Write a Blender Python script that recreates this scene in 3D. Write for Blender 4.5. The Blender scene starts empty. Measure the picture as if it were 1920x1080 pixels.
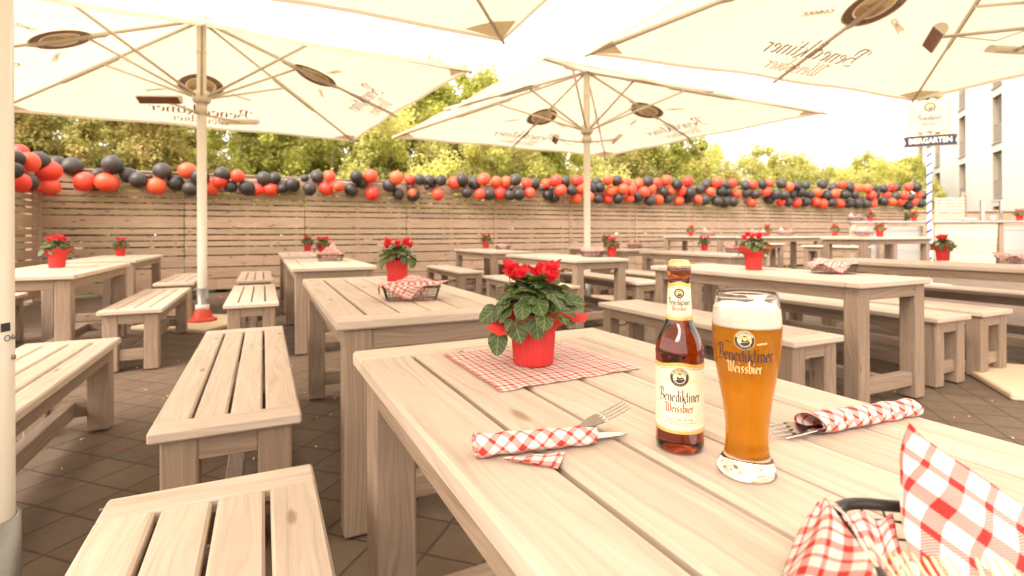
import bpy, bmesh, math, random
from math import sin, cos, pi, radians, sqrt, atan2
from mathutils import Vector, Matrix, Euler, noise

SC = bpy.context.scene
COL = SC.collection
# ------------------------------------------------------------------ camera
cam_d = bpy.data.cameras.new("camera")
cam = bpy.data.objects.new("camera", cam_d)
COL.objects.link(cam)
cam.location = (0, 0, 1.064)
cam.rotation_euler = (pi / 2, 0.0036, 0)
cam_d.sensor_width = 36
cam_d.lens = 18.43
cam_d.shift_y = -0.0533
cam_d.clip_start = 0.02
cam_d.clip_end = 2000
cam_d.dof.use_dof = True
cam_d.dof.focus_distance = 0.86
cam_d.dof.aperture_fstop = 5.6
SC.camera = cam
# ------------------------------------------------------------------ light
SUN_EL, SUN_ROT = radians(46), radians(214)
w = bpy.data.worlds.new("World")
SC.world = w
w.use_nodes = True
nt = w.node_tree
nt.nodes.clear()
sky = nt.nodes.new("ShaderNodeTexSky")
sky.sky_type = 'NISHITA'
sky.sun_disc = False
sky.sun_elevation = SUN_EL
sky.sun_rotation = SUN_ROT
sky.dust_density = 4.0
mix = nt.nodes.new("ShaderNodeMix")
mix.data_type = 'RGBA'
mix.inputs[0].default_value = 0.9
# bright overcast veil over the sky, slightly cream
mix.inputs[7].default_value = (7.5, 6.6, 5.85, 1)
nt.links.new(sky.outputs[0], mix.inputs[6])
bg = nt.nodes.new("ShaderNodeBackground")
bg.inputs[1].default_value = 0.13
nt.links.new(mix.outputs[2], bg.inputs[0])
wo = nt.nodes.new("ShaderNodeOutputWorld")
nt.links.new(bg.outputs[0], wo.inputs[0])
sd = bpy.data.lights.new("sun", 'SUN')
sd.energy = 1.9
sd.angle = radians(40)
sd.color = (1.0, 0.905, 0.82)
so = bpy.data.objects.new("sun", sd)
COL.objects.link(so)
# light comes from behind-left of the camera
az = SUN_ROT
sdir = Vector((sin(az) * cos(SUN_EL), cos(az) * cos(SUN_EL), sin(SUN_EL)))
so.rotation_euler = sdir.to_track_quat('Z', 'Y').to_euler()
so.location = sdir * 30
SC.view_settings.view_transform = 'Standard'
SC.view_settings.look = 'None'
SC.view_settings.exposure = 1.78
SC.view_settings.gamma = 1
SC.render.engine = 'CYCLES'
cy = SC.cycles
cy.use_denoising = True
cy.max_bounces = 16
cy.diffuse_bounces = 3
cy.glossy_bounces = 3
cy.transmission_bounces = 14
cy.transparent_max_bounces = 8
cy.caustics_reflective = False
cy.caustics_refractive = True
cy.sample_clamp_indirect = 8
cy.use_adaptive_sampling = True
cy.adaptive_threshold = 0.02

CAMH = 1.064
F = 983.0


def bp(px, py, h):
    """photo direction -> point on the horizontal plane z = h"""
    a = (px - 960) / F
    b = (437.66 - py) / F
    x = a + b * .0036
    z = -a * .0036 + b
    t = (h - CAMH) / z
    return Vector((x * t, t, h))


def bpY(px, py, Y):
    a = (px - 960) / F
    b = (437.66 - py) / F
    return Vector(((a + b * .0036) * Y, Y, CAMH + (-a * .0036 + b) * Y))


GR = 0.443
LD = Vector((-sin(GR), cos(GR), 0))
WD = Vector((cos(GR), sin(GR), 0))


def grid(L, W, z=0):
    p = LD * L + WD * W
    return Vector((p.x, p.y, z))


# ------------------------------------------------------------------ materials
def rgb(r, g, b):
    return (r, g, b, 1)


class MT:
    def __init__(s, name):
        s.m = bpy.data.materials.new(name)
        s.m.use_nodes = True
        s.t = s.m.node_tree
        s.t.nodes.clear()
        s.out = s.n("OutputMaterial")

    def n(s, kind, **kw):
        nd = s.t.nodes.new("ShaderNode" + kind)
        for k, v in kw.items():
            setattr(nd, k, v)
        return nd

    def l(s, a, b):
        s.t.links.new(a, b)

    def val(s, sock, v):
        if hasattr(v, 'node'):
            s.l(v, sock)
        else:
            sock.default_value = v

    def math(s, op, a, b=0.0, c=None, clamp=False):
        nd = s.n("Math", operation=op, use_clamp=clamp)
        s.val(nd.inputs[0], a)
        s.val(nd.inputs[1], b)
        if c is not None:
            s.val(nd.inputs[2], c)
        return nd.outputs[0]

    def mix(s, f, a, b, blend='MIX'):
        nd = s.n("Mix", data_type='RGBA', blend_type=blend)
        s.val(nd.inputs[0], f)
        s.val(nd.inputs[6], a)
        s.val(nd.inputs[7], b)
        return nd.outputs[2]

    def coord(s, which='Object', scale=(1, 1, 1), rot=(0, 0, 0), loc=(0, 0, 0)):
        tc = s.n("TexCoord")
        mp = s.n("Mapping")
        mp.inputs[1].default_value = loc
        mp.inputs[2].default_value = rot
        mp.inputs[3].default_value = scale
        s.l(tc.outputs[which], mp.inputs[0])
        return mp.outputs[0]

    def noise(s, vec, scale=5, detail=4, rough=0.55, dist=0.0):
        nd = s.n("TexNoise")
        s.l(vec, nd.inputs['Vector'])
        nd.inputs['Scale'].default_value = scale
        nd.inputs['Detail'].default_value = detail
        nd.inputs['Roughness'].default_value = rough
        nd.inputs['Distortion'].default_value = dist
        return nd.outputs[0]

    def ramp(s, f, stops):
        nd = s.n("ValToRGB")
        cr = nd.color_ramp
        while len(cr.elements) < len(stops):
            cr.elements.new(0.5)
        for e, (p, c) in zip(cr.elements, stops):
            e.position = p
            e.color = c if len(c) == 4 else (*c, 1)
        s.l(f, nd.inputs[0])
        return nd.outputs[0]

    def bump(s, h, strength=0.3, dist=0.01):
        nd = s.n("Bump")
        nd.inputs['Strength'].default_value = strength
        nd.inputs['Distance'].default_value = dist
        s.l(h, nd.inputs['Height'])
        return nd.outputs[0]

    def bsdf(s, color, rough=0.6, metal=0.0, normal=None, **kw):
        p = s.n("BsdfPrincipled")
        s.val(p.inputs['Base Color'], color)
        s.val(p.inputs['Roughness'], rough)
        s.val(p.inputs['Metallic'], metal)
        if normal is not None:
            s.l(normal, p.inputs['Normal'])
        for k, v in kw.items():
            s.val(p.inputs[k.replace('_', ' ')], v)
        s.l(p.outputs[0], s.out.inputs[0])
        return p


def plain(name, col, rough=0.6, metal=0.0, vary=0.06, bump=0.0, scale=30, **kw):
    m = MT(name)
    v = m.coord('Object')
    nz = m.noise(v, scale, 3)
    c = m.mix(nz, rgb(*[x * (1 - vary) for x in col]), rgb(*[min(1, x * (1 + vary)) for x in col]))
    nrm = m.bump(nz, bump, .004) if bump else None
    m.bsdf(c, rough, metal, nrm, **kw)
    return m.m


def wood_mat(name, dark, mid, light, knot=(.16, .09, .05), knots=0.5, kscale=(3.1, 10.5), rough=.72, gscale=1.0, bump=.25, stain=0.35):
    m = MT(name)
    uv = m.coord('UV')
    # large, slow warping of the grain
    wv = m.coord('UV', scale=(1.4, 9, 1))
    warp = m.noise(wv, 1.0, 2)
    stretched = m.coord('UV', scale=(2.2 * gscale, 70 * gscale, 1))
    add = m.n("VectorMath", operation='ADD')
    cmb = m.n("CombineXYZ")
    m.l(m.math('MULTIPLY', warp, 9.0), cmb.inputs[1])
    m.l(stretched, add.inputs[0])
    m.l(cmb.outputs[0], add.inputs[1])
    g1 = m.noise(add.outputs[0], 1.0, 5, .65)
    fine = m.noise(m.coord('UV', scale=(9, 420, 1)), 1.0, 3, .6)
    base = m.ramp(g1, [(.30, dark), (.5, mid), (.68, light)])
    base = m.mix(m.math('MULTIPLY', fine, .36), base, rgb(*[c * .72 for c in dark]))
    blot = m.noise(m.coord('UV', scale=(3.0, 5, 1)), 1.2, 3)
    bl = m.math('MULTIPLY', m.math('SUBTRACT', blot, .45), stain * 2.2, clamp=True)
    base = m.mix(bl, base, rgb(*[c * .74 for c in mid]))
    # knots
    vn = m.n("TexVoronoi", voronoi_dimensions='2D')
    vn.inputs['Scale'].default_value = 1.0
    vn.inputs['Randomness'].default_value = 1.0
    m.l(m.coord('UV', scale=(*kscale, 1)), vn.inputs['Vector'])
    kd = m.math('SUBTRACT', 1.0, m.math('MULTIPLY', vn.outputs['Distance'], 5.2), clamp=True)
    wn = m.n("TexWhiteNoise")
    m.l(vn.outputs['Position'], wn.inputs['Vector'])
    sel = m.math('LESS_THAN', wn.outputs[0], knots * .35)
    kf = m.math('MULTIPLY', m.math('MULTIPLY', m.math('SUBTRACT', m.math('ADD', kd, m.math('MULTIPLY', fine, .35)), .62), 3.2, clamp=True), sel)
    base = m.mix(m.math('MULTIPLY', kf, .8), base, rgb(*knot))
    hs = m.n("HueSaturation")
    m.l(base, hs.inputs['Color'])
    geo = m.n("NewGeometry")
    m.l(m.math('ADD', .86, m.math('MULTIPLY', geo.outputs['Random Per Island'], .22)), hs.inputs['Value'])
    base = hs.outputs[0]
    h = m.math('ADD', m.math('MULTIPLY', g1, .6), m.math('MULTIPLY', fine, .4))
    m.bsdf(base, rough, 0, m.bump(h, bump, .002), Specular_IOR_Level=.3)
    return m.m


M = {}
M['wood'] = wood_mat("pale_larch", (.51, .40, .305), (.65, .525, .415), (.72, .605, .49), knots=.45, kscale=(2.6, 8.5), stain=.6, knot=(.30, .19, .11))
M['wood_side'] = wood_mat("shaded_larch", (.25, .17, .115), (.35, .25, .175), (.45, .335, .245), knots=.25, bump=.4)  # same larch as the tops, darkened to paint shade onto legs and aprons
M['fence'] = wood_mat("fence_larch", (.36, .245, .16), (.49, .345, .235), (.58, .43, .31), knots=1.5, kscale=(2.3, 7.5), bump=.4, knot=(.14, .07, .04), stain=.6)
M['bar_wood'] = wood_mat("bar_larch", (.60, .47, .33), (.70, .57, .42), (.76, .64, .49), knots=.3)
M['pole'] = plain("cream_lacquer", (.72, .66, .54), .35, 0, .03)
M['rib'] = plain("rib_lacquer", (.70, .63, .52), .4, 0, .03)
M['white'] = plain("white_lacquer", (.8, .78, .74), .4, 0, .03)
M['steel'] = plain("galvanised_steel", (.26, .25, .23), .38, .85, .15, .2, 60)
M['brushed'] = plain("brushed_steel", (.55, .53, .50), .35, .9, .06, .05, 12)
M['cutlery'] = plain("polished_steel", (.42, .39, .36), .18, 1.0, .02)
M['black_metal'] = plain("black_coated_wire", (.02, .018, .016), .3, .2, .1)
M['orange_rubber'] = plain("orange_rubber", (.62, .055, .025), .5, 0, .08)
M['dark'] = plain("dark_plastic", (.03, .03, .03), .4)
M['plate'] = plain("beige_stone_plate", (.66, .53, .36), .8, 0, .08, .2, 40)
M['render_wall'] = plain("white_render", (.72, .70, .67), .9, 0, .02, .05, 3)
M['frame_grey'] = plain("grey_window_frame", (.36, .31, .26), .6)
M['reveal'] = plain("beige_reveal", (.44, .37, .29), .8)
M['curtain'] = plain("curtain_fabric", (.52, .46, .39), .9)
M['navy'] = plain("navy_print", (.022, .022, .05), .6)
M['blue'] = plain("blue_paint", (.035, .05, .22), .5)
M['ink'] = plain("dark_print", (.045, .03, .035), .55)
M['gold'] = plain("gold_print", (.72, .48, .13), .4, .3, .1)
M['pale_gold'] = plain("pale_gold_print", (.85, .62, .30), .5)
M['red_print'] = plain("red_print", (.50, .02, .015), .55)
M['soft_red'] = plain("canopy_red_print", (.76, .36, .22), .7)
M['soft_ink'] = plain("canopy_dark_print", (.24, .165, .14), .7)
M['soft_gold'] = plain("canopy_gold_print", (.84, .70, .44), .7)
M['soft_tan'] = plain("canopy_tan_print", (.58, .42, .23), .7)
M['cream_paper'] = plain("cream_label_paper", (.84, .76, .55), .45, 0, .03)
M['skin_print'] = plain("skin_print", (.70, .42, .24), .6)
M['cream_print'] = plain("cream_print", (.86, .80, .66), .5)
M['soil'] = plain("soil", (.05, .035, .025), .95, 0, .3, .5, 80)
M['stick'] = plain("pale_wooden_stick", (.72, .55, .34), .6, 0, .06)
M['porcelain'] = plain("white_porcelain", (.82, .80, .76), .2, 0, .02)
M['bark'] = plain("bark", (.10, .075, .05), .9, 0, .3, .6, 25)


m = MT("window_pane")
tr = m.n("BsdfTransparent")
tr.inputs[0].default_value = rgb(.72, .72, .70)
gs = m.n("BsdfGlossy")
gs.inputs['Roughness'].default_value = .05
x = m.n("MixShader")
x.inputs[0].default_value = .25
m.l(tr.outputs[0], x.inputs[1])
m.l(gs.outputs[0], x.inputs[2])
m.l(x.outputs[0], m.out.inputs[0])
M['win_glass'] = m.m
M['amber_dark'] = plain("dark_heater_glass", (.22, .10, .07), .12, .3, .3)


def glassy(name, col, rough=0.0, ior=1.5):
    m = MT(name)
    g = m.n("BsdfGlass")
    g.inputs[0].default_value = rgb(*col)
    g.inputs['Roughness'].default_value = rough
    g.inputs['IOR'].default_value = ior
    m.l(g.outputs[0], m.out.inputs[0])
    return m


M['glass'] = glassy("clear_glass", (1, 1, 1), 0.0, 1.38).m
gm = MT("amber_bottle_glass")
p_ = gm.bsdf(rgb(.50, .24, .09), .02, 0, None, Transmission_Weight=1.0, IOR=1.45)
p_.inputs['Coat Weight'].default_value = .5
va = gm.n("VolumeAbsorption")
va.inputs[0].default_value = rgb(.80, .40, .12)
va.inputs[1].default_value = 60
gm.l(va.outputs[0], gm.out.inputs[1])
M['amber'] = gm.m
bm_ = MT("cloudy_wheat_beer")
rf = bm_.n("BsdfRefraction")
rf.inputs[0].default_value = rgb(1, .70, .14)
rf.inputs['Roughness'].default_value = .42
rf.inputs['IOR'].default_value = 1.10
tl = bm_.n("BsdfTranslucent")
tl.inputs[0].default_value = rgb(1.0, .56, .05)
df = bm_.n("BsdfDiffuse")
df.inputs[0].default_value = rgb(1, .43, .012)
m0 = bm_.n("MixShader")
m0.inputs[0].default_value = .6
bm_.l(tl.outputs[0], m0.inputs[1])
bm_.l(df.outputs[0], m0.inputs[2])
ms = bm_.n("MixShader")
ms.inputs[0].default_value = .45
bm_.l(rf.outputs[0], ms.inputs[1])
bm_.l(m0.outputs[0], ms.inputs[2])
bm_.l(ms.outputs[0], bm_.out.inputs[0])
vb = bm_.n("VolumeAbsorption")
vb.inputs[0].default_value = rgb(1, .48, .0)
vb.inputs[1].default_value = 8
bm_.l(vb.outputs[0], bm_.out.inputs[1])
M['beer'] = bm_.m
fm = MT("beer_foam")
fz = fm.noise(fm.coord('Object'), 900, 2)
fm.bsdf(rgb(.97, .90, .74), .7, 0, fm.bump(fz, .15, .001))
M['foam'] = fm.m


def fabric(name, col, trans=.5, tcol=None):
    m = MT(name)
    d = m.n("BsdfDiffuse")
    t = m.n("BsdfTranslucent")
    d.inputs[0].default_value = rgb(*col)
    t.inputs[0].default_value = rgb(*(tcol or col))
    nz = m.noise(m.coord('Object'), 3.0, 4)
    b = m.bump(nz, .5, .08)
    m.l(b, d.inputs['Normal'])
    x = m.n("MixShader")
    x.inputs[0].default_value = trans
    m.l(d.outputs[0], x.inputs[1])
    m.l(t.outputs[0], x.inputs[2])
    m.l(x.outputs[0], m.out.inputs[0])
    return m.m


M['canvas'] = fabric("cream_canvas", (.75, .67, .52), .43, (.74, .66, .505))
M['canvas_patch'] = fabric("canvas_corner_patch", (.68, .56, .38), .45)


def check_mat(name, per=.042, rot=0.0, trans=.25, tint=1.0):
    m = MT(name)
    uv = m.coord('UV', scale=(1 / per, 1 / per, 1), rot=(0, 0, rot))
    sp = m.n("SeparateXYZ")
    m.l(uv, sp.inputs[0])

    def stripe(s):
        f = m.math('FRACT', s)
        a = m.math('LESS_THAN', f, .25)
        b = m.math('MULTIPLY', m.math('GREATER_THAN', f, .56), m.math('LESS_THAN', f, .68))
        return m.math('ADD', a, b, clamp=True)
    a, b = stripe(sp.outputs[0]), stripe(sp.outputs[1])
    one = m.math('MAXIMUM', a, b)
    both = m.math('MULTIPLY', a, b)
    # woven-looking hatch inside the half-tone bands
    hx = m.math('FRACT', m.math('MULTIPLY', m.math('ADD', sp.outputs[0], sp.outputs[1]), 22.0))
    hatch = m.math('GREATER_THAN', hx, .5)
    pink = m.mix(hatch, rgb(.60, .17 * tint, .14 * tint), rgb(.72, .47, .41))
    c = m.mix(one, rgb(.76, .71, .66), pink)
    c = m.mix(both, c, rgb(.56, .035, .028))
    d = m.n("BsdfPrincipled")
    m.l(c, d.inputs['Base Color'])
    d.inputs['Roughness'].default_value = .85
    t = m.n("BsdfTranslucent")
    m.l(c, t.inputs[0])
    nz = m.noise(m.coord('Object'), 60, 3)
    m.l(m.bump(nz, .25, .003), d.inputs['Normal'])
    x = m.n("MixShader")
    x.inputs[0].default_value = trans
    m.l(d.outputs[0], x.inputs[1])
    m.l(t.outputs[0], x.inputs[2])
    m.l(x.outputs[0], m.out.inputs[0])
    return m.m


M['check'] = check_mat("red_check_napkin")
M['check_small'] = check_mat("red_check_placemat", per=.030, tint=1.5)

# crepe paper
m = MT("red_crepe_paper")
nz = m.noise(m.coord('UV', scale=(60, 3, 1)), 1.0, 4, .7)
c = m.mix(nz, rgb(.52, .022, .02), rgb(.86, .055, .045))
d = m.n("BsdfPrincipled")
m.l(c, d.inputs['Base Color'])
d.inputs['Roughness'].default_value = .65
m.l(m.bump(nz, .9, .003), d.inputs['Normal'])
t = m.n("BsdfTranslucent")
t.inputs[0].default_value = rgb(.9, .08, .05)
x = m.n("MixShader")
x.inputs[0].default_value = .2
m.l(d.outputs[0], x.inputs[1])
m.l(t.outputs[0], x.inputs[2])
m.l(x.outputs[0], m.out.inputs[0])
M['crepe'] = m.m

# cyclamen leaf: UV v along the leaf, u across (-.5..5)
m = MT("cyclamen_leaf")
uv = m.coord('UV')
sp = m.n("SeparateXYZ")
m.l(uv, sp.inputs[0])
au = m.math('ABSOLUTE', sp.outputs[0])
nz = m.noise(m.coord('UV', scale=(7, 7, 7)), 1.0, 5, .7, 1.5)
vein = m.math('FRACT', m.math('ADD', m.math('MULTIPLY', sp.outputs[1], 4.5), m.math('MULTIPLY', au, -5.0)))
vein = m.math('LESS_THAN', m.math('ABSOLUTE', m.math('SUBTRACT', vein, .5)), .05)
mid = m.math('LESS_THAN', au, .014)
vv = m.math('MAXIMUM', vein, mid)
band = m.math('GREATER_THAN', m.math('ADD', nz, m.math('MULTIPLY', m.math('ABSOLUTE', m.math('SUBTRACT', au, .24)), -1.4)), .53)
c = m.mix(nz, rgb(.028, .055, .014), rgb(.075, .115, .025))
c = m.mix(m.math('MULTIPLY', band, .55), c, rgb(.20, .27, .12))
c = m.mix(m.math('MULTIPLY', vv, .7), c, rgb(.27, .34, .14))
geo = m.n("NewGeometry")
c = m.mix(m.math('MULTIPLY', geo.outputs['Backfacing'], .8), c, rgb(.22, .28, .07))
p = m.bsdf(c, .42, 0, m.bump(m.math('SUBTRACT', nz, m.math('MULTIPLY', vv, .6)), .5, .003), Specular_IOR_Level=.5)
t = m.n("BsdfTranslucent")
t.inputs[0].default_value = rgb(.20, .28, .04)
x = m.n("MixShader")
x.inputs[0].default_value = .18
m.l(p.outputs[0], x.inputs[1])
m.l(t.outputs[0], x.inputs[2])
m.l(x.outputs[0], m.out.inputs[0])
M['leaf'] = m.m


def petal(name, col):
    m = MT(name)
    nz = m.noise(m.coord('UV', scale=(14, 2, 1)), 1.0, 3)
    c = m.mix(nz, rgb(*[k * .75 for k in col]), rgb(*col))
    p = m.bsdf(c, .5)
    t = m.n("BsdfTranslucent")
    t.inputs[0].default_value = rgb(*col)
    x = m.n("MixShader")
    x.inputs[0].default_value = .35
    m.l(p.outputs[0], x.inputs[1])
    m.l(t.outputs[0], x.inputs[2])
    m.l(x.outputs[0], m.out.inputs[0])
    return m.m


M['petal'] = petal("red_petal", (.88, .03, .045))
M['stem'] = plain("dark_stem", (.13, .07, .03), .5)


def foliage(name, c1, c2, c3):
    m = MT(name)
    oi = m.n("ObjectInfo")
    nz = m.noise(m.coord('Object'), .9, 3, .6)
    wn = m.n("TexWhiteNoise")
    geo = m.n("NewGeometry")
    rp = geo.outputs['Random Per Island']
    c = m.mix(rp, rgb(*c1), rgb(*c2))
    f = m.math('MULTIPLY', m.math('SUBTRACT', nz, .42), 3.5, clamp=True)
    c = m.mix(f, c, rgb(*c3))
    hs = m.n("HueSaturation")
    m.l(c, hs.inputs['Color'])
    m.l(m.math('ADD', 1.0, m.math('MULTIPLY', oi.outputs['Random'], .4)), hs.inputs['Value'])
    p = m.bsdf(hs.outputs[0], .65, Specular_IOR_Level=.2)
    t = m.n("BsdfTranslucent")
    m.l(hs.outputs[0], t.inputs[0])
    x = m.n("MixShader")
    x.inputs[0].default_value = .45
    m.l(p.outputs[0], x.inputs[1])
    m.l(t.outputs[0], x.inputs[2])
    m.l(x.outputs[0], m.out.inputs[0])
    return m.m


M['fol_dark'] = foliage("olive_foliage", (.20, .20, .05), (.38, .34, .09), (.42, .32, .13))
M['fol_mid'] = foliage("green_foliage", (.26, .29, .055), (.46, .45, .10), (.36, .35, .09))
M['fol_light'] = foliage("yellow_green_foliage", (.38, .41, .10), (.60, .57, .18), (.54, .47, .19))


def balloon_mat(name, col, sheen):
    m = MT(name)
    nz = m.noise(m.coord('Object'), 6, 2)
    oi = m.n("ObjectInfo")
    c = m.mix(oi.outputs['Random'], rgb(*col[0]), rgb(*col[1]))
    m.bsdf(c, m.math('ADD', .44, m.math('MULTIPLY', nz, .1)), 0, None, Subsurface_Weight=0.0, Sheen_Weight=sheen)
    return m.m


M['b_red'] = balloon_mat("red_latex", ((.80, .045, .03), (.86, .13, .045)), 0.0)
M['b_black'] = balloon_mat("black_latex", ((.034, .028, .024), (.056, .047, .040)), .0)

# pavers: 20 cm squares, rows turned 18.5 degrees
m = MT("grey_brown_pavers")
v = m.coord('Object', scale=(5, 5, 5), rot=(0, 0, radians(18.5)), loc=(.13, .18, 0))
sp = m.n("SeparateXYZ")
m.l(v, sp.inputs[0])
wob = m.noise(m.coord('Object'), 9, 3)


def joint(s, off):
    f = m.math('FRACT', m.math('ADD', s, m.math('MULTIPLY', wob, .05)))
    dd = m.math('ABSOLUTE', m.math('SUBTRACT', f, .5))
    return dd


jx, jy = joint(sp.outputs[0], 0), joint(sp.outputs[1], 0)
jm = m.math('MAXIMUM', jx, jy)
jn = m.math('MULTIPLY', m.math('SUBTRACT', jm, .462), 34, clamp=True)
fl = m.n("VectorMath", operation='FLOOR')
m.l(v, fl.inputs[0])
wn = m.n("TexWhiteNoise")
m.l(fl.outputs[0], wn.inputs['Vector'])
big = m.noise(m.coord('Object'), .7, 4)
gr = m.noise(m.coord('Object'), 260, 3, .7)
mid_ = m.noise(m.coord('Object'), 14, 5, .7)
c = m.mix(wn.outputs[0], rgb(.145, .097, .062), rgb(.195, .135, .089))
c = m.mix(m.math('MULTIPLY', mid_, .6), c, rgb(.09, .061, .040))
c = m.mix(m.math('MULTIPLY', m.math('SUBTRACT', big, .4), 1.6, clamp=True), c, rgb(.15, .108, .074))
st_ = m.noise(m.coord('Object'), 3.2, 5, .7)
c = m.mix(m.math('MULTIPLY', m.math('SUBTRACT', st_, .5), 3.0, clamp=True), c, rgb(.07, .047, .031))
c = m.mix(m.math('MULTIPLY', gr, .35), c, rgb(.20, .155, .115))
c = m.mix(m.math('MULTIPLY', jn, .7), c, rgb(.055, .038, .026))
hh = m.math('SUBTRACT', m.math('ADD', m.math('MULTIPLY', gr, .12), m.math('MULTIPLY', mid_, .25)), jn)
m.bsdf(c, .82, 0, m.bump(hh, .6, .006), Specular_IOR_Level=.25)
M['pavers'] = m.m
m = MT("grass_ground")
nz = m.noise(m.coord('Object'), 1.2, 6)
m.bsdf(m.mix(nz, rgb(.05, .055, .018), rgb(.11, .10, .035)), .95)
M['ground'] = m.m


# ------------------------------------------------------------------ mesh helpers
class MB:
    """collects geometry with UVs, then links ONE mesh object"""

    def __init__(s):
        s.v, s.f, s.uv, s.mi, s.sm = [], [], [], [], []

    def add(s, verts, faces, uvs=None, mi=0, smooth=False):
        o = len(s.v)
        s.v += [tuple(p) for p in verts]
        for k, f in enumerate(faces):
            s.f.append([i + o for i in f])
            if uvs is None:
                s.uv.append([(verts[i][0], verts[i][1]) for i in f])
            elif callable(uvs):
                s.uv.append([uvs(Vector(verts[i])) for i in f])
            else:
                s.uv.append([uvs[i] for i in f])
            s.mi.append(mi)
            s.sm.append(smooth)

    def box(s, cx, cy, cz, sx, sy, sz, axis=0, bev=.004, mi=0, rnd=None, mat=None):
        """bevelled board; axis = direction of the grain; sx.. full sizes"""
        h = [sx / 2, sy / 2, sz / 2]
        b = min(bev, min(h) * .8)
        ro = rnd or random
        ou, ov = ro.random() * 50, ro.random() * 50
        vs, fs, us = [], [], []
        # 24 vertices: three per corner
        idx = {}
        for ix in (-1, 1):
            for iy in (-1, 1):
                for iz in (-1, 1):
                    for a in range(3):
                        p = [ix * h[0], iy * h[1], iz * h[2]]
                        sg = [ix, iy, iz]
                        for k in range(3):
                            if k != a:
                                p[k] -= sg[k] * b
                        idx[(ix, iy, iz, a)] = len(vs)
                        vs.append(p)
        sgn = (-1, 1)

        def quad(q):
            fs.append(q)
        for a in range(3):
            o1, o2 = [k for k in range(3) if k != a]
            for sa in sgn:
                q = []
                for (s1, s2) in ((-1, -1), (1, -1), (1, 1), (-1, 1)):
                    t = [0, 0, 0]
                    t[a], t[o1], t[o2] = sa, s1, s2
                    q.append(idx[(*t, a)])
                quad(q)
        for a in range(3):            # edges parallel to axis a
            o1, o2 = [k for k in range(3) if k != a]
            for s1 in sgn:
                for s2 in sgn:
                    q = []
                    for (sa, face) in ((-1, o1), (1, o1), (1, o2), (-1, o2)):
                        t = [0, 0, 0]
                        t[a], t[o1], t[o2] = sa, s1, s2
                        q.append(idx[(*t, face)])
                    quad(q)
        for ix in sgn:
            for iy in sgn:
                for iz in sgn:
                    fs.append([idx[(ix, iy, iz, a)] for a in range(3)])
        # orient outward
        out = []
        for f in fs:
            a, b_, c = [Vector(vs[i]) for i in f[:3]]
            nrm = (b_ - a).cross(c - a)
            ctr = sum((Vector(vs[i]) for i in f), Vector()) / len(f)
            if nrm.dot(ctr) < 0:
                f = f[::-1]
            out.append(f)
        o1, o2 = [k for k in range(3) if k != axis]
        o = len(s.v)
        for p in vs:
            q = Vector((p[0] + cx, p[1] + cy, p[2] + cz))
            if mat is not None:
                q = mat @ q
            s.v.append(tuple(q))
        for f in out:
            a, b_, c = [Vector(vs[i]) for i in f[:3]]
            nn = (b_ - a).cross(c - a)
            if abs(nn[axis]) > .8 * nn.length:      # end grain
                s.uv.append([(vs[i][o1] * .1 + ou, vs[i][o2] * 2 + ov) for i in f])
            else:
                other = o1 if abs(nn[o2]) > abs(nn[o1]) else o2
                s.uv.append([(vs[i][axis] + ou, vs[i][other] + (.37 if other == o2 else 0) + ov) for i in f])
            s.f.append([i + o for i in f])
            s.mi.append(mi)
            s.sm.append(False)

    def tube(s, pts, r, seg=8, mi=0, cap=True, closed=False, flat=None):
        pts = [Vector(p) for p in pts]
        n = len(pts)
        rs = r if isinstance(r, (list, tuple)) else [r] * n
        rings = []
        prev = None
        for i, p in enumerate(pts):
            if closed:
                d = pts[(i + 1) % n] - pts[i - 1]
            else:
                d = pts[min(i + 1, n - 1)] - pts[max(i - 1, 0)]
            if d.length < 1e-9:
                d = Vector((0, 0, 1))
            d.normalize()
            if prev is None:
                up = Vector((0, 0, 1)) if abs(d.z) < .95 else Vector((1, 0, 0))
                a = d.cross(up).normalized()
            else:
                a = (prev - d * prev.dot(d))
                a = a.normalized() if a.length > 1e-6 else d.orthogonal().normalized()
            prev = a
            b = d.cross(a)
            fl = flat or (1, 1)
            rings.append([p + (a * cos(2 * pi * k / seg) * fl[0] + b * sin(2 * pi * k / seg) * fl[1]) * rs[i] for k in range(seg)])
        vs = [q for rg in rings for q in rg]
        fs = []
        m_ = n if closed else n - 1
        for i in range(m_):
            for k in range(seg):
                j = (i + 1) % n
                fs.append([i * seg + k, i * seg + (k + 1) % seg, j * seg + (k + 1) % seg, j * seg + k][::-1])
        if cap and not closed:
            fs.append(list(range(seg)))
            fs.append([(n - 1) * seg + k for k in range(seg)][::-1])
        us = [(i / seg, (i // seg) * .1) for i in range(len(vs))]
        s.add(vs, fs, us, mi, True)

    def lathe(s, prof, seg=32, mi=0, cx=0, cy=0, cz=0, fn=None, smooth=True, close=False):
        """prof: list of (r, z)"""
        vs, us = [], []
        for i, (r, z) in enumerate(prof):
            for k in range(seg):
                a = 2 * pi * k / seg
                rr, zz = (r, z) if fn is None else fn(r, z, a, i)
                vs.append((cx + rr * cos(a), cy + rr * sin(a), cz + zz))
                us.append((k / seg, z * 4))
        fs = []
        n = len(prof)
        for i in range(n if close else n - 1):
            j = (i + 1) % n
            for k in range(seg):
                fs.append([i * seg + k, i * seg + (k + 1) % seg, j * seg + (k + 1) % seg, j * seg + k])
        s.add(vs, fs, us, mi, smooth)

    def sheet(s, P, nu, nv, uvf=None, mi=0, smooth=True):
        """P(i/nu, j/nv) -> point"""
        vs = [P(i / nu, j / nv) for j in range(nv + 1) for i in range(nu + 1)]
        us = [uvf(i / nu, j / nv) if uvf else (i / nu, j / nv) for j in range(nv + 1) for i in range(nu + 1)]
        fs = [[j * (nu + 1) + i, j * (nu + 1) + i + 1, (j + 1) * (nu + 1) + i + 1, (j + 1) * (nu + 1) + i] for j in range(nv) for i in range(nu)]
        s.add(vs, fs, us, mi, smooth)

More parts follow.
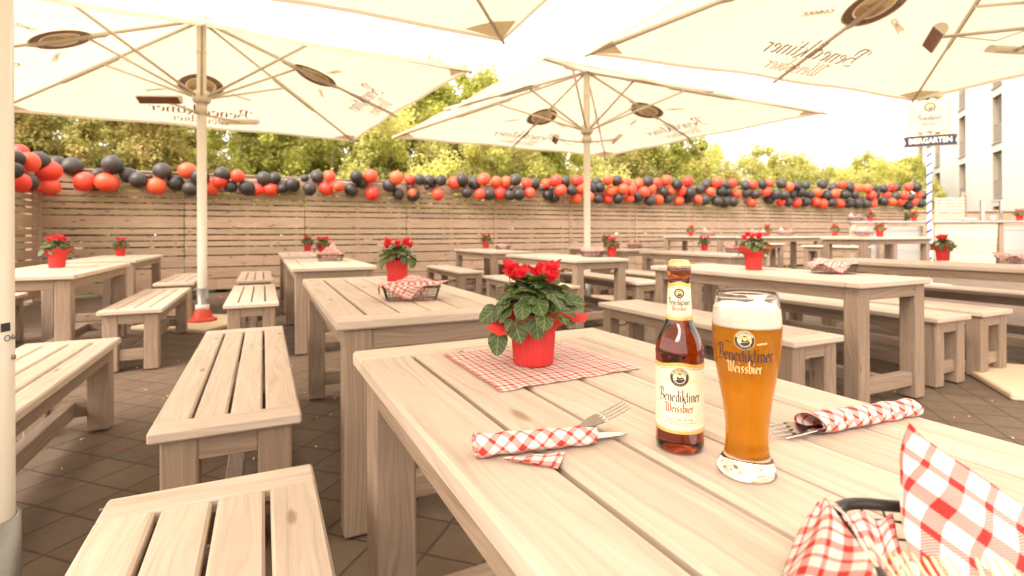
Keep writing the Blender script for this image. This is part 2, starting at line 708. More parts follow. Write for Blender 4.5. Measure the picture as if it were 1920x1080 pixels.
    def build(s, name, mats, parent=None, xf=None):
        me = bpy.data.meshes.new(name)
        me.from_pydata(s.v, [], s.f)
        if not isinstance(mats, (list, tuple)):
            mats = [mats]
        for m in mats:
            me.materials.append(M[m] if isinstance(m, str) else m)
        uvl = me.uv_layers.new(name="UVMap")
        flat = [c for f in s.uv for p in f for c in p[:2]]
        uvl.data.foreach_set("uv", flat)
        me.polygons.foreach_set("material_index", s.mi)
        me.polygons.foreach_set("use_smooth", s.sm)
        me.update()
        if xf is not None:
            me.transform(xf)
        o = bpy.data.objects.new(name, me)
        COL.objects.link(o)
        if parent:
            o.parent = parent
        return o


def tag(o, label=None, cat=None, group=None, kind=None):
    if label:
        o['label'] = label
    if cat:
        o['category'] = cat
    if group:
        o['group'] = group
    if kind:
        o['kind'] = kind
    return o


def empty(name, loc=(0, 0, 0), rz=0.0, label=None, cat=None, group=None):
    o = bpy.data.objects.new(name, None)
    o.empty_display_size = .1
    COL.objects.link(o)
    o.location = loc
    o.rotation_euler = (0, 0, rz)
    return tag(o, label, cat, group)


def kids(o):
    return list(o.children)


def copy_tree(o, parent=None):
    c = o.copy()
    COL.objects.link(c)
    if parent:
        c.parent = parent
    for ch in kids(o):
        copy_tree(ch, c)
    return c


used = set()


def take(proto, loc, rz, label, cat=None, group=None, scale=None):
    """first use moves the prototype itself, later ones are copies"""
    if proto.name in used:
        key = proto.name
        o = copy_tree(proto)
    else:
        used.add(proto.name)
        o = proto
    o.location = loc
    o.rotation_euler = (0, 0, rz)
    if scale:
        o.scale = (scale,) * 3 if not isinstance(scale, (tuple, list)) else scale
    tag(o, label, cat, group)
    return o


# ------------------------------------------------------------------ setting
def flat_sheet(name, pts, z, mat, kind='structure'):
    mb = MB()
    mb.add([(x, y, z) for x, y in pts], [list(range(len(pts)))])
    return tag(mb.build(name, mat), kind=kind)


flat_sheet("ground", [(-400, -400), (400, -400), (400, 400), (-400, 400)], -.012, 'ground')
corner = Vector((-7.65, 8.5, 0))
fa = Vector((-5.05, 9.73, 0))
fdir = Vector((.904, .428, 0))
ldir = Vector((.428, -.904, 0))
q0 = corner + ldir * 16
q1 = corner
q2 = corner + fdir * 30
q3 = q2 + ldir * 22
flat_sheet("paved_yard", [(q0.x, q0.y), (q3.x, q3.y), (q2.x, q2.y), (q1.x, q1.y)], 0, 'pavers')


# ------------------------------------------------------------------ tables and benches
def make_set(name, L, Wd, H, nplank, seed, leg=.1, endw=.10, gap=.011, str_z=.13, cat='table', thick=.036):
    """long axis = local Y"""
    rnd = random.Random(seed)
    root = empty(name)
    tag(root, None, cat)
    mb = MB()
    zt = H - thick / 2
    bw = Wd / nplank
    for s_ in (-1, 1):
        mb.box(0, s_ * (L / 2 - endw / 2), zt, Wd, endw - .002, thick, 0, .006, rnd=rnd)
    x = -Wd / 2
    ws = [bw * (1 + rnd.uniform(-.05, .05)) for _ in range(nplank)]
    k = Wd / sum(ws)
    for i, w_ in enumerate(ws):
        w_ *= k
        g0 = 0 if i == 0 else gap / 2
        g1 = 0 if i == nplank - 1 else gap / 2
        mb.box(x + (g0 + w_ - g1) / 2, 0, zt + rnd.uniform(-.0008, .0004), w_ - g0 - g1, L - 2 * endw - .001, thick, 1, .006, rnd=rnd)
        x += w_
    mb.build("tabletop" if cat == 'table' else "seat", 'wood', root)
    ins = .028
    ht = H - thick
    for sx in (-1, 1):
        for sy in (-1, 1):
            lb = MB()
            lb.box(sx * (Wd / 2 - ins - leg / 2), sy * (L / 2 - ins - leg / 2), (ht + .008) / 2, leg, leg, ht - .008, 2, .007, rnd=rnd)
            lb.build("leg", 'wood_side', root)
    ap = MB()
    ah = .075
    for sy in (-1, 1):
        ap.box(0, sy * (L / 2 - ins - .022 - .004), ht - ah / 2, Wd - 2 * ins - 2 * leg, .044, ah, 0, .003, rnd=rnd)
    for sx in (-1, 1):
        ap.box(sx * (Wd / 2 - ins - .022 - .004), 0, ht - ah / 2, .044, L - 2 * ins - 2 * leg, ah, 1, .003, rnd=rnd)
    # cross bearers below the planks
    for fy in (-.25, .25):
        ap.box(0, fy * L, ht - .03, Wd - 2 * ins - .11, .06, .058, 0, .003, rnd=rnd)
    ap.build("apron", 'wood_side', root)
    st = MB()
    for sy in (-1, 1):
        st.box(0, sy * (L / 2 - ins - leg / 2), str_z, Wd - 2 * ins - 2 * leg, .06, .085, 0, .004, rnd=rnd)
    st.box(0, 0, str_z - .002, .06, L - 2 * ins - leg - .062, .08, 1, .004, rnd=rnd)
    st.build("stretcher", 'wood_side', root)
    return root


TL, TW, TH = 1.835, .728, .77
BL, BW, BH = 1.80, .42, .485
tabs = [make_set("wooden_table", TL, TW, TH, 6, 10 + i) for i in range(3)]
bens = [make_set("wooden_bench", BL, BW, BH, 4, 30 + i, cat='bench') for i in range(3)]

TABLES = [
    ("T1", .45, .58, .016, "nearest pale wooden table, carrying the bottle and the tall beer glass"),
    ("T2", 2.77, .59, -.005, "wooden table directly behind the nearest one, with a check lined basket in the middle"),
    ("T3", 5.83, .58, .005, "wooden table third in the row going away from the beer glass table"),
    ("T4", 8.45, .58, .0, "wooden table at the fence end of the row behind the beer glass table"),
    ("L1", 5.82, -1.63, 0, "wooden table on the far left with a potted plant near its left side"),
    ("L2", 8.3, -1.70, 0, "wooden table on the left beside the fence, behind another table"),
    ("R1", 2.79, 3.49, 0, "wooden table behind the beer glass with red pot and napkin basket near its corner"),
    ("C2", 5.8, 3.45, 0, "wooden table in front of the far parasol pole, between pot plant and slatted fence"),
    ("C3", 8.52, 3.62, 0, "wooden table near the back fence, left of the far parasol pole"),
    ("D1", 2.79, 5.77, 0, "wooden table cut off by the right edge, with pot plant beside striped pole"),
    ("D2", 5.85, 5.85, 0, "wooden table behind the bottle cap, holding a small pot and a white napkin basket"),
    ("D3", 8.3, 6.0, 0, "small looking wooden table right behind the far parasol pole"),
]
for i, (n, L, W_, dr, lab) in enumerate(TABLES):
    take(tabs[i % 3], grid(L, W_), GR + dr, lab, 'table', "wooden tables set out in rows")
BENCHES = [
    (.52, -.10, "wooden bench at the bottom edge of the picture, left of the nearest table"),
    (2.73, -.10, "wooden bench left of the second table, with three dark gaps, seen end on"),
    (5.79, -.09, "wooden bench beside the orange pole foot, left of the third table"),
    (8.28, -.10, "smallest looking wooden bench against the fence, right of the near parasol pole"),
    (2.74, -.94, "wooden bench cut off by the cream pole at the left edge"),
    (5.81, -.93, "wooden bench between the left table and the near parasol pole"),
    (8.28, -.97, "wooden bench behind the near parasol pole, close to the fence"),
    (6.0, -2.36, "wooden bench in shade at the left edge behind the cream pole"),
    (2.76, 2.74, "long wooden bench running behind the bottle and the beer glass"),
    (5.8, 2.95, "wooden bench behind the red cyclamen flowers of the nearest pot plant"),
    (8.39, 2.87, "wooden bench nearest the back fence, left of the cyclamen flowers"),
    (2.84, 4.28, "wooden bench with end toward the viewer, right of the table behind the glass"),
    (5.8, 4.15, "wooden bench just left of the bottle neck, right of a table"),
    (8.5, 4.33, "wooden bench half hidden below a table near the back fence"),
    (2.84, 4.87, "wooden bench cut off by the right edge, left bench of the right table"),
    (2.8, 6.50, "wooden bench on the far side of the table at the right edge"),
    (5.85, 5.12, "wooden bench half hidden left of the bottle cap table"),
    (5.85, 6.60, "wooden bench beyond the table with the white napkin basket"),
    (8.3, 5.28, "wooden bench far back, below the table behind the far parasol pole"),
]
for i, (L, W_, lab) in enumerate(BENCHES):
    take(bens[i % 3], grid(L, W_), GR + (0 if i % 2 else pi), lab, 'bench', "wooden benches set beside the tables")

HT = .98
tall = make_set("tall_table", TL, TW, HT, 6, 77, cat='table')
TALL = [((4.55, 12.6), GR, "tall standing table near the back fence with small pot and napkins"),
        ((5.77, 11.32), GR - pi / 2, "tall standing table with a pot between two white napkin baskets"),
        ((6.07, 8.72), GR - pi / 2, "tall standing table left of the striped pole, nearest of the tall ones"),
        ((7.75, 11.75), GR - pi / 2, "tall standing table half hidden in front of the steel bar counter")]
for (x, y), a, lab in TALL:
    take(tall, (x, y, 0), a, lab, 'table', "tall standing tables")
tb = make_set("tall_bench", 1.2, .36, .80, 3, 88, cat='bench')
for (x, y), a, lab in [((5.9, 12.4), GR - pi / 2, "high bench behind the middle tall tables"),
                       ((6.3, 10.2), GR, "high bench end on between the tall tables")]:
    take(tb, (x, y, 0), a, lab, 'bench', "high benches at the tall tables")


# ------------------------------------------------------------------ fence
ROWS = [(.06, .25), (.27, .46), (.48, .67), (.692, .83), (.856, .94), (.962, 1.045), (1.07, 1.162), (1.185, 1.385),
        (1.405, 1.49), (1.515, 1.60), (1.625, 1.70), (1.725, 1.81), (1.835, 1.92), (1.945, 2.13)]


def fence(name, A, d, npan, pw, label, seed, extra=0.0):
    rnd = random.Random(seed)
    ang = atan2(d.y, d.x)
    root = empty(name, A, ang, label, 'fence')
    x = 0
    for i in range(npan):
        top = extra if i >= 6 else 0
        mb = MB()
        for k, (z0, z1) in enumerate(ROWS):
            split = rnd.random() < .3
            cuts = [0, pw - .008]
            if split:
                cuts.insert(1, rnd.uniform(.4, pw - .4))
            for a, b in zip(cuts, cuts[1:]):
                mb.box(x + (a + b) / 2, rnd.uniform(-.002, .002), (z0 + z1) / 2 + rnd.uniform(-.002, .002), b - a - .003, .022, z1 - z0, 0, .003, rnd=rnd)
        if top:
            mb.box(x + pw / 2, 0, 2.15 + top / 2, pw - .008, .022, top, 0, .003, rnd=rnd)
        # top rail, lying flat
        mb.box(x + pw / 2, .02, 2.155 + top + .003, pw - .004, .10, .03, 0, .004, rnd=rnd)
        mb.build("slat_panel", 'fence', root)
        for px_ in (.07, pw / 2, pw - .15):
            pb = MB()
            pb.box(x + px_, .055, 1.06, .07, .08, 2.12, 2, .003, rnd=rnd)
            pb.build("post", 'fence', root)
        x += pw
    if extra:
        cb = MB()
        cb.box(-.03, -.005, 1.07, .12, .12, 2.14, 2, .004, rnd=rnd)
        cb.build("corner_post", 'fence', root)
    return root


fence("back_fence", corner, fdir, 12, 2.0, "long brown slatted wooden fence along the back of the yard, behind the balloons", 5, .10)
fence("side_fence", corner - ldir * .0 + ldir * 4.0 - Vector((fdir.x, fdir.y, 0)) * .03, -ldir, 2, 2.0, "short slatted wooden fence running off the left edge", 6)

# ------------------------------------------------------------------ 2D marks: stroke lettering, outlines, emblem
GL = {
    'B': (.86, [[(-.12, 1.22), (-.02, 1.46), (.22, 1.52), (.55, 1.50), (.68, 1.30), (.58, 1.02), (.34, .86)],
                [(.34, .86), (.64, .80), (.78, .52), (.72, .20), (.48, .0), (.16, -.02), (.0, .10)],
                [(.22, 1.48), (.27, 1.2), (.25, .60), (.16, .30)]]),
    'e': (.57, [[(.10, .48), (.42, .62), (.42, .84), (.27, .97), (.10, .80), (.09, .24), (.22, .02), (.44, .14)]]),
    'n': (.58, [[(.10, .95), (.11, .0)], [(.11, .78), (.30, .97), (.44, .82), (.44, .0)]]),
    'd': (.58, [[(.42, .84), (.25, .97), (.09, .80), (.09, .22), (.22, .02), (.42, .16)], [(.43, 1.42), (.43, .0)]]),
    'i': (.33, [[(.10, .95), (.11, .0)], [(.09, 1.20), (.13, 1.30)]]),
    'k': (.56, [[(.10, 1.48), (.11, .0)], [(.12, .44), (.40, .96)], [(.22, .56), (.40, .10), (.52, -.18)]]),
    't': (.42, [[(.16, 1.28), (.16, .20), (.25, .02), (.38, .12)], [(.0, .94), (.34, .96)]]),
    'r': (.44, [[(.10, .95), (.11, .0)], [(.11, .76), (.26, .97), (.40, .88)]]),
    's': (.53, [[(.40, .86), (.24, .97), (.10, .82), (.12, .64), (.34, .42), (.38, .20), (.22, .02), (.06, .12)]]),
    'b': (.58, [[(.10, 1.48), (.11, .10)], [(.11, .84), (.30, .97), (.45, .80), (.45, .20), (.29, .02), (.11, .14)]]),
    'W': (1.08, [[(-.08, 1.20), (.04, 1.42), (.18, 1.34), (.16, .26), (.30, .02), (.52, .22), (.52, 1.40)],
                 [(.52, .22), (.70, .02), (.90, .28), (.90, 1.20), (.98, 1.42), (1.08, 1.40)]]),
}


GL = {k: (a, [[(x, y if y < 1 else 1 + (y - 1) * 1.65) for x, y in st] for st in ss]) for k, (a, ss) in GL.items()}


def word(txt, nib=(.075, .055)):
    """stroke-lettered word: list of quads (each 4 pts), total width; x-height 1"""
    x = 0
    out = []
    for ch in txt:
        adv, strokes = GL[ch]
        for st in strokes:
            for (a, b) in zip(st, st[1:]):
                # lengthen a hair so the corners close
                ax, ay, bx, by = x + a[0], a[1], x + b[0], b[1]
                q = [(ax - nib[0], ay - nib[1]), (ax + nib[0], ay + nib[1]), (bx + nib[0], by + nib[1]), (bx - nib[0], by - nib[1])]
                out.append(q)
        x += adv
    return out, x


def centred(quads, wtot, xh, cx, cy):
    s = xh
    return [[((px - wtot / 2) * s + cx, py * s + cy) for px, py in q] for q in quads]


_tc = {}


def caps(txt):
    """outline text from the built-in font as 2D polygons, height ~1, centred"""
    if txt in _tc:
        return _tc[txt]
    cu = bpy.data.curves.new("tmp", 'FONT')
    cu.body = txt
    cu.size = 1.4
    cu.resolution_u = 2
    cu.offset = .015
    ob = bpy.data.objects.new("tmp", cu)
    COL.objects.link(ob)
    dg = bpy.context.evaluated_depsgraph_get()
    dg.update()
    me = bpy.data.meshes.new_from_object(ob.evaluated_get(dg))
    vs = [(v.co.x, v.co.y) for v in me.vertices]
    fs = [list(p.vertices) for p in me.polygons]
    bpy.data.objects.remove(ob)
    bpy.data.meshes.remove(me)
    bpy.data.curves.remove(cu)
    x0, x1 = min(v[0] for v in vs), max(v[0] for v in vs)
    vs = [(v[0] - (x0 + x1) / 2, v[1]) for v in vs]
    _tc[txt] = (vs, fs, x1 - x0)
    return _tc[txt]


def disc(cx, cy, r, n=28, ry=None):
    ry = ry or r
    return [(cx + r * cos(2 * pi * k / n), cy + ry * sin(2 * pi * k / n)) for k in range(n)]


class Marks:
    """flat marks drawn with a mapping (x, y, lift) -> 3D point"""

    def __init__(s, mp, lift=.0004, flip=False):
        s.mb = MB()
        s.mp = mp
        s.lift = lift
        s.flip = flip
        s.k = 0

    def poly(s, pts, mi, layer):
        z = s.lift * layer + s.lift * .0015 * (s.k % 300)
        s.k += 1
        vs = [s.mp(x, y, z) for x, y in pts]
        f = list(range(len(pts)))
        ar = sum(pts[i][0] * pts[(i + 1) % len(pts)][1] - pts[(i + 1) % len(pts)][0] * pts[i][1] for i in range(len(pts)))
        if (ar < 0) != s.flip:
            f = f[::-1]
        s.mb.add(vs, [f], [(x, y) for x, y in pts], mi)

    def fan(s, pts, c, mi, layer):
        z = s.lift * layer
        vs = [s.mp(*c, z)] + [s.mp(x, y, z) for x, y in pts]
        n = len(pts)
        fs = [[0, 1 + k, 1 + (k + 1) % n] for k in range(n)]
        if s.flip:
            fs = [f[::-1] for f in fs]
        s.mb.add(vs, fs, [c] + list(pts), mi)

    def ring(s, cx, cy, r0, r1, mi, layer, n=36):
        z = s.lift * layer
        a = disc(cx, cy, r0, n)
        b = disc(cx, cy, r1, n)
        vs = [s.mp(x, y, z) for x, y in a + b]
        fs = [[k, (k + 1) % n, n + (k + 1) % n, n + k][::-1] for k in range(n)]
        if s.flip:
            fs = [f[::-1] for f in fs]
        s.mb.add(vs, fs, a + b, mi)

    def word(s, txt, xh, cx, cy, mi, layer=2, nib=(.075, .055), sx=1.0):
        q, wt = word(txt, nib)
        for p in centred(q, wt, xh, 0, 0):
            s.poly([(cx + a * sx, cy + b) for a, b in p], mi, layer)

    def caps(s, txt, h, cx, cy, mi, layer=2, sx=1.0, arc=None):
        vs, fs, wt = caps(txt)
        z = s.lift * layer
        pts = []
        for x, y in vs:
            if arc:
                r, a0 = arc
                ang = a0 - x * h * sx / r
                rr = r + y * h
                pts.append((cx + rr * cos(ang), cy + rr * sin(ang)))
            else:
                pts.append((cx + x * h * sx, cy + y * h))
        fs = [f if not s.flip else f[::-1] for f in fs]
        s.mb.add([s.mp(x, y, z) for x, y in pts], fs, pts, mi)

    def ear(s, cx, cy, L, ang, mi, layer=2, n=6):
        """ear of wheat"""
        c, d = cos(ang), sin(ang)
        for k in range(n):
            t = k / n
            for sg in (-1, 1):
                bx, by = cx + c * L * t, cy + d * L * t
                a2 = ang + sg * .45
                l2 = L * .24
                w2 = L * .035
                ex, ey = bx + cos(a2) * l2, by + sin(a2) * l2
                nx, ny = -sin(a2) * w2, cos(a2) * w2
                s.poly([(bx, by), ((bx + ex) / 2 + nx, (by + ey) / 2 + ny), (ex, ey), ((bx + ex) / 2 - nx, (by + ey) / 2 - ny)], mi, layer)
        for dl in (-.12, 0, .12):
            a2 = ang + dl
            ex, ey = cx + cos(a2) * L * 1.5, cy + sin(a2) * L * 1.5
            nx, ny = -sin(a2) * L * .012, cos(a2) * L * .012
            s.poly([(cx + c * L * .3 - nx, cy + d * L * .3 - ny), (cx + c * L * .3 + nx, cy + d * L * .3 + ny), (ex, ey)], mi, layer)

    def emblem(s, cx, cy, R, mi, detail=True):
        """mi: dict ring, gold, cream, robe, skin"""
        s.ring(cx, cy, R * .94, R, mi['gold'], 1)
        s.ring(cx, cy, R * .66, R * .94, mi['ring'], 1)
        s.ring(cx, cy, R * .61, R * .66, mi['cream'], 1)
        s.fan(disc(cx, cy, R * .61, 28), (cx, cy), mi['gold'], 1)
        # robe and hood, face, cap, beard, tankard
        rb = [(-.50, -.34), (-.44, -.12), (-.26, .06), (-.08, .10), (.14, .10), (.34, .02), (.50, -.16), (.52, -.32), (.28, -.53), (0, -.60), (-.28, -.53)]
        s.fan([(cx + x * R, cy + y * R) for x, y in rb][::-1], (cx, cy - .2 * R), mi['robe'], 2)
        s.fan(disc(cx + .03 * R, cy + .22 * R, .15 * R, 14, .18 * R), (cx + .03 * R, cy + .22 * R), mi['skin'], 3)
        s.fan(disc(cx + .04 * R, cy + .08 * R, .13 * R, 12, .10 * R), (cx + .04 * R, cy + .08 * R), mi['cream'], 4)
        s.fan(disc(cx + .03 * R, cy + .40 * R, .16 * R, 12, .07 * R), (cx + .03 * R, cy + .40 * R), mi['robe'], 4)
        tk = [(-.48, -.30), (-.28, -.30), (-.28, .02), (-.48, .02)]
        s.poly([(cx + x * R, cy + y * R) for x, y in tk], mi['cream'], 4)
        s.poly([(cx + x * R, cy + y * R) for x, y in [(-.2, -.22), (.36, -.16), (.36, -.12), (-.2, -.16)]], mi['gold'], 4)
        if detail:
            s.caps("BENEDIKTINER", .185 * R, cx, cy, mi['cream'], 2, 1.0, (R * .725, pi / 2))
            for k in range(5):
                a = -pi / 2 + (k - 2) * .33
                px_, py_ = cx + R * .80 * cos(a), cy + R * .80 * sin(a)
                st = [(px_ + (.05 if j % 2 == 0 else .022) * R * cos(j * pi / 5 + pi / 2), py_ + (.05 if j % 2 == 0 else .022) * R * sin(j * pi / 5 + pi / 2)) for j in range(10)]
                s.fan(st, (px_, py_), mi['cream'], 2)


# ------------------------------------------------------------------ parasols
SIDE = 4.72


def make_parasol(mid_logo=True):
    root = empty("parasol")
    tag(root, None, 'parasol')
    zh, zc = 3.62, 2.764
    hd = SIDE / sqrt(2)
    # pole: round with shallow flutes
    mb = MB()
    mb.lathe([(.052, .40), (.052, 3.60), (.0, 3.601)], 32, fn=lambda r, z, a, i: (r * (1 - .035 * max(0, cos(a * 8))), z))
    mb.lathe([(.040, 3.18), (.055, 3.20), (.055, 3.26), (.040, 3.28)], 24)
    mb.build("pole", 'pole', root)
    sl = MB()
    sl.lathe([(.062, .0), (.062, .43), (.054, .43)], 28)
    sl.tube([(-.075, 0, .30), (.075, 0, .30)], .009, 6)
    sl.tube([(0, -.075, .12), (0, .075, .12)], .009, 6)
    sl.build("sleeve", 'steel', root)
    pl = MB()
    pl.box(0, 0, .022, .98, .98, .044, 0, .01)
    pl.build("base_plate", 'plate', root)
    co = MB()
    co.lathe([(.052, 2.62), (.085, 2.62), (.10, 2.66), (.10, 2.71), (.082, 2.73), (.078, 2.76), (.052, 2.76)], 28)
    co.lathe([(.052, 2.48), (.06, 2.48), (.06, 2.60), (.052, 2.60)], 20)
    co.build("collar", 'pole', root)
    hb = MB()
    hb.lathe([(0, 3.66), (.10, 3.655), (.115, 3.63), (.10, 3.59), (.052, 3.58)], 24)
    hb.build("hub", 'rib', root)

    def dirv(k):
        a = pi / 4 * k
        r = hd if k % 2 == 0 else SIDE / 2
        return Vector((cos(a), sin(a), 0)), r

    def ribz(t):
        return zh - .03 + (zc - zh + .03) * t

    for k in range(8):
        d, r = dirv(k)
        rb = MB()
        p0, p1 = d * .08 + Vector((0, 0, zh - .05)), d * (r + .03) + Vector((0, 0, zc - .035))
        rb.tube([p0, p1], .021, 4, flat=(.75, 1.1))
        # stiffening sleeve around the joint
        a, b = p0.lerp(p1, .36), p0.lerp(p1, .62)
        a2, b2 = p0.lerp(p1, .345), p0.lerp(p1, .645)
        rb.tube([a2 + Vector((0, 0, 0)), a, b, b2], [.021, .036, .036, .021], 4, flat=(.6, 1.15))
        rb.build("rib", 'rib', root)
        j = p0.lerp(p1, .42)
        st = MB()
        s0 = d * .085 + Vector((0, 0, 2.69))
        sd_ = Vector((-d.y, d.x, 0)) * .012
        st.tube([s0, j - Vector((0, 0, .03))], .0155, 6)
        st.build("strut", 'rib', root)
    # canopy: four panels with sag
    def side(kc, u, v):
        """u -1..1 along the hem, v 0 hub .. 1 hem; kc = odd index of mid direction"""
        a = pi / 4 * kc
        n = Vector((cos(a), sin(a), 0))
        t = Vector((-sin(a), cos(a), 0))
        hem = 1 - .022 * (1 - u * u) * v          # concave hem
        R_ = SIDE / 2 * hem
        p = n * (R_ * v) + t * (SIDE / 2 * v * u)
        z = zh + (zc - zh) * v
        sag = .055 * v * (1 - v) * 4 * .5 * (abs(sin(u * pi)))
        z -= sag
        z += .016 * sin(u * 11 + kc) * (1 - v) * v + .010 * sin(u * 23 + v * 6 + kc) * v * (1 - v) + .012 * sin(u * 9 + kc * 2) * (v ** 6) * (1 - u * u)
        return Vector((p.x, p.y, z))
    cv = MB()
    for kc in (1, 3, 5, 7):
        cv.sheet(lambda a, b, kc=kc: side(kc, a * 2 - 1, .01 + b * .99), 48, 28)
        # hem band, doubled cloth, and the small vertical turn-down
        hv = []
        cv.sheet(lambda a, b, kc=kc: side(kc, a * 2 - 1, 1) - Vector((0, 0, .035 * b)), 16, 1)
    canopy = cv.build("canopy", 'canvas', root)
    for k in (0, 2, 4, 6):
        d, r = dirv(k)
        t = Vector((-d.y, d.x, 0))
        cp = MB()
        z = zc
        c0 = d * r
        for sg in (-1, 1):
            a = c0 + Vector((0, 0, z - .010))
            kc = (k + sg) % 8
            p1 = side(kc, -sg * 1.0, .93)
            p2 = side(kc, -sg * .86, .985)
            cp.add([a, p1 - Vector((0, 0, .012)), p2 - Vector((0, 0, .012))], [[0, 1, 2]])
        cp.build("corner_patch", 'canvas_patch', canopy)
    # prints: drawn on the outside, so seen reversed from below
    for kc in (1, 3, 5, 7):
        def mp(x, y, z, kc=kc):
            # x metres along hem, y metres up the slope from the hem
            v = 1 - y / 2.51
            u = x / (SIDE / 2 * v)
            p = side(kc, max(-1, min(1, u)), v)
            # outside view: x runs to the right when looking at the hub from outside
            return p - Vector((0, 0, .009 + z))
        mk = Marks(mp, .0012)
        mi = dict(gold=2, ring=0, cream=3, robe=0, skin=2)
        mi['robe'] = 4
        mk.emblem(0, 1.13, .285, mi)
        mk.word("Benediktiner", .150, 0, .36, 0, nib=(.06, .045), sx=1.36)
        mk.word("Weissbier", .125, 0, .12, 1, nib=(.06, .045), sx=1.25)
        mk.ear(.36, 1.0, .30, -.35, 2)
        mk.ear(-.36, 1.05, .30, pi + .35, 2)
        mk.mb.build("logo_print", ['soft_ink', 'soft_red', 'soft_gold', 'canvas', 'soft_tan'], canopy)
    return root


par = make_parasol()


def heater(root, ang, reach, body_ang, z=2.55, tilt=.5):
    """radiant heater on an arm from the collar, a part of the parasol"""
    d = Vector((cos(ang), sin(ang), 0))
    hm = MB()
    e = d * reach + Vector((0, 0, z))
    hm.tube([d * .055 + Vector((0, 0, z - .06)), e], .013, 6)
    hm.tube([d * .055 + Vector((0, 0, z - .05)), d * .055 + Vector((0, 0, z + .02))], .02, 8)
    # hose from pole to housing
    hm.tube([d * .06 + Vector((0, 0, z - .02)), d * reach * .5 + Vector((0, 0, z - .10)), e + Vector((0, 0, .03))], .005, 5)
    arm = hm.build("heater_arm", 'rib', root)
    bx = Vector((cos(body_ang), sin(body_ang), 0))
    by = Vector((-bx.y, bx.x, 0))
    if by.dot(d) < 0:
        by = -by
    hb = MB()
    n = 10
    Lh = .46
    prof = [(-.05 * cos(pi * k / n), .062 * sin(pi * k / n)) for k in range(n + 1)]
    ct, st_ = cos(tilt), sin(tilt)
    vs = []
    for s_ in (-.5, .5):
        for (a, b) in prof:
            aa, bb = a * ct - b * st_, a * st_ + b * ct
            vs.append(e + bx * (s_ * Lh) + by * aa + Vector((0, 0, bb - .02)))
    fs = [[i, i + 1, n + 2 + i, n + 1 + i] for i in range(n)]
    fs.append(list(range(n + 1)))
    fs.append([n + 1 + i for i in range(n + 1)][::-1])
    fs.append([0, n + 1, 2 * n + 1, n])
    hb.add(vs, fs, None, 0, False)
    body = hb.build("heater_housing", 'rib', root)
    gl = MB()
    a0, a1 = -.043, .043
    pts = []
    for s_ in (-.47, .47):
        for a in (a0, a1):
            b = -.003
            pts.append(e + bx * (s_ * Lh) + by * (a * ct - b * st_) + Vector((0, 0, a * st_ + b * ct - .02)))
    gl.add(pts, [[0, 2, 3, 1]])
    gl.build("heater_glass", 'amber_dark', body)
    return arm


# copies are made before heaters are hung, so keep a clean order: far ones first
pars = []
PAR = [(1.18, 8.23, -.262, "cream parasol in the middle, standing farther back by the fence",
        [(pi - .1, .50, pi / 2, .7), (.1, .50, pi / 2, .7)], 1.0),
       (3.78, 3.56, -.40, "cream parasol at the top right with the largest lettering",
        [(pi - .62, .72, 1.05, .9), (1.15, .80, .15, .4)], .995),
       (-1.200, 1.19, -.345, "cream parasol whose pole stands at the left edge and whose tip shows top centre", [], .97),
       (-3.665, 6.2, -.246, "cream parasol on the left with its pole ending in an orange foot",
        [(-pi / 2 - .35, .52, .05, .7), (pi / 2 - .1, .75, .1, .4)], 1.0)]
objs = []
for i, (x, y, rot, lab, hs, zs) in enumerate(PAR):
    if i < 3:
        o = copy_tree(par)
    else:
        o = par
    o.location = (x, y, 0)
    o.rotation_euler = (0, 0, rot)
    o.scale = (1, 1, zs)
    tag(o, lab, 'parasol', "cream square parasols over the tables")
    objs.append((o, rot, hs))
for o, rot, hs in objs:
    for (ang, reach, ba, tl) in hs:
        heater(o, ang - rot, reach, ba - rot, tilt=tl)
# orange foot on the near-left parasol
p1 = objs[3][0]
cn = MB()
cn.lathe([(0, .046), (.150, .046), (.158, .056), (.150, .070), (.115, .082), (.105, .095), (.086, .165), (.078, .18), (.066, .18)], 36)
cn.build("orange_foot", 'orange_rubber', p1)
rg = MB()
rg.lathe([(.066, .182), (.078, .182), (.072, .235), (.066, .24)], 30)
rg.build("white_ring", 'white', p1)
# screws, sticker and blue ring mark on the pole at the left edge
p4 = objs[2][0]
for ch in list(p4.children):
    if ch.name.startswith("base_plate"):
        bpy.data.objects.remove(ch)


def polepatch(name, mat, a0, a1, z0, z1):
    q_ = MB()
    q_.sheet(lambda u, v: Vector((.0535 * cos(a0 + (a1 - a0) * u), .0535 * sin(a0 + (a1 - a0) * u), z0 + (z1 - z0) * v)), 6, 1)
    return q_.build(name, mat, p4)


polepatch("dark_sticker", 'dark', .10, .50, .872, .892)
q_ = MB()
q_.tube([Vector((.0535 * cos(.36 + .12 * cos(t)), .0535 * sin(.36 + .12 * cos(t)), .856 + .0065 * sin(t))) for t in [k * pi / 8 for k in range(16)]], .0009, 5, closed=True)
q_.build("blue_ring_mark", 'blue', p4)
sk = MB()
for z in (.856, .808):
    a = .675
    c = Vector((cos(a), sin(a), 0))
    sk.tube([c * .050 + Vector((0, 0, z)), c * .0565 + Vector((0, 0, z))], .0055, 12)
sk.build("screw", 'steel', p4)

# ------------------------------------------------------------------ balloons
def balloon_mesh(col):
    mb = MB()
    prof = []
    n = 14
    for i in range(n + 1):
        t = pi * i / n
        r = sin(t)
        z = cos(t)
        if z < 0:
            r *= 1 - .10 * (-z)
            z *= 1.06
        prof.append((r * .95 + 1e-5, z))
    mb.lathe(prof, 22)
    mb.lathe([(.02, -1.08), (.07, -1.12), (.045, -1.17), (.09, -1.24), (.0, -1.235)], 8)
    o = mb.build("balloon", 'b_red' if col == 'R' else 'b_black')
    return o


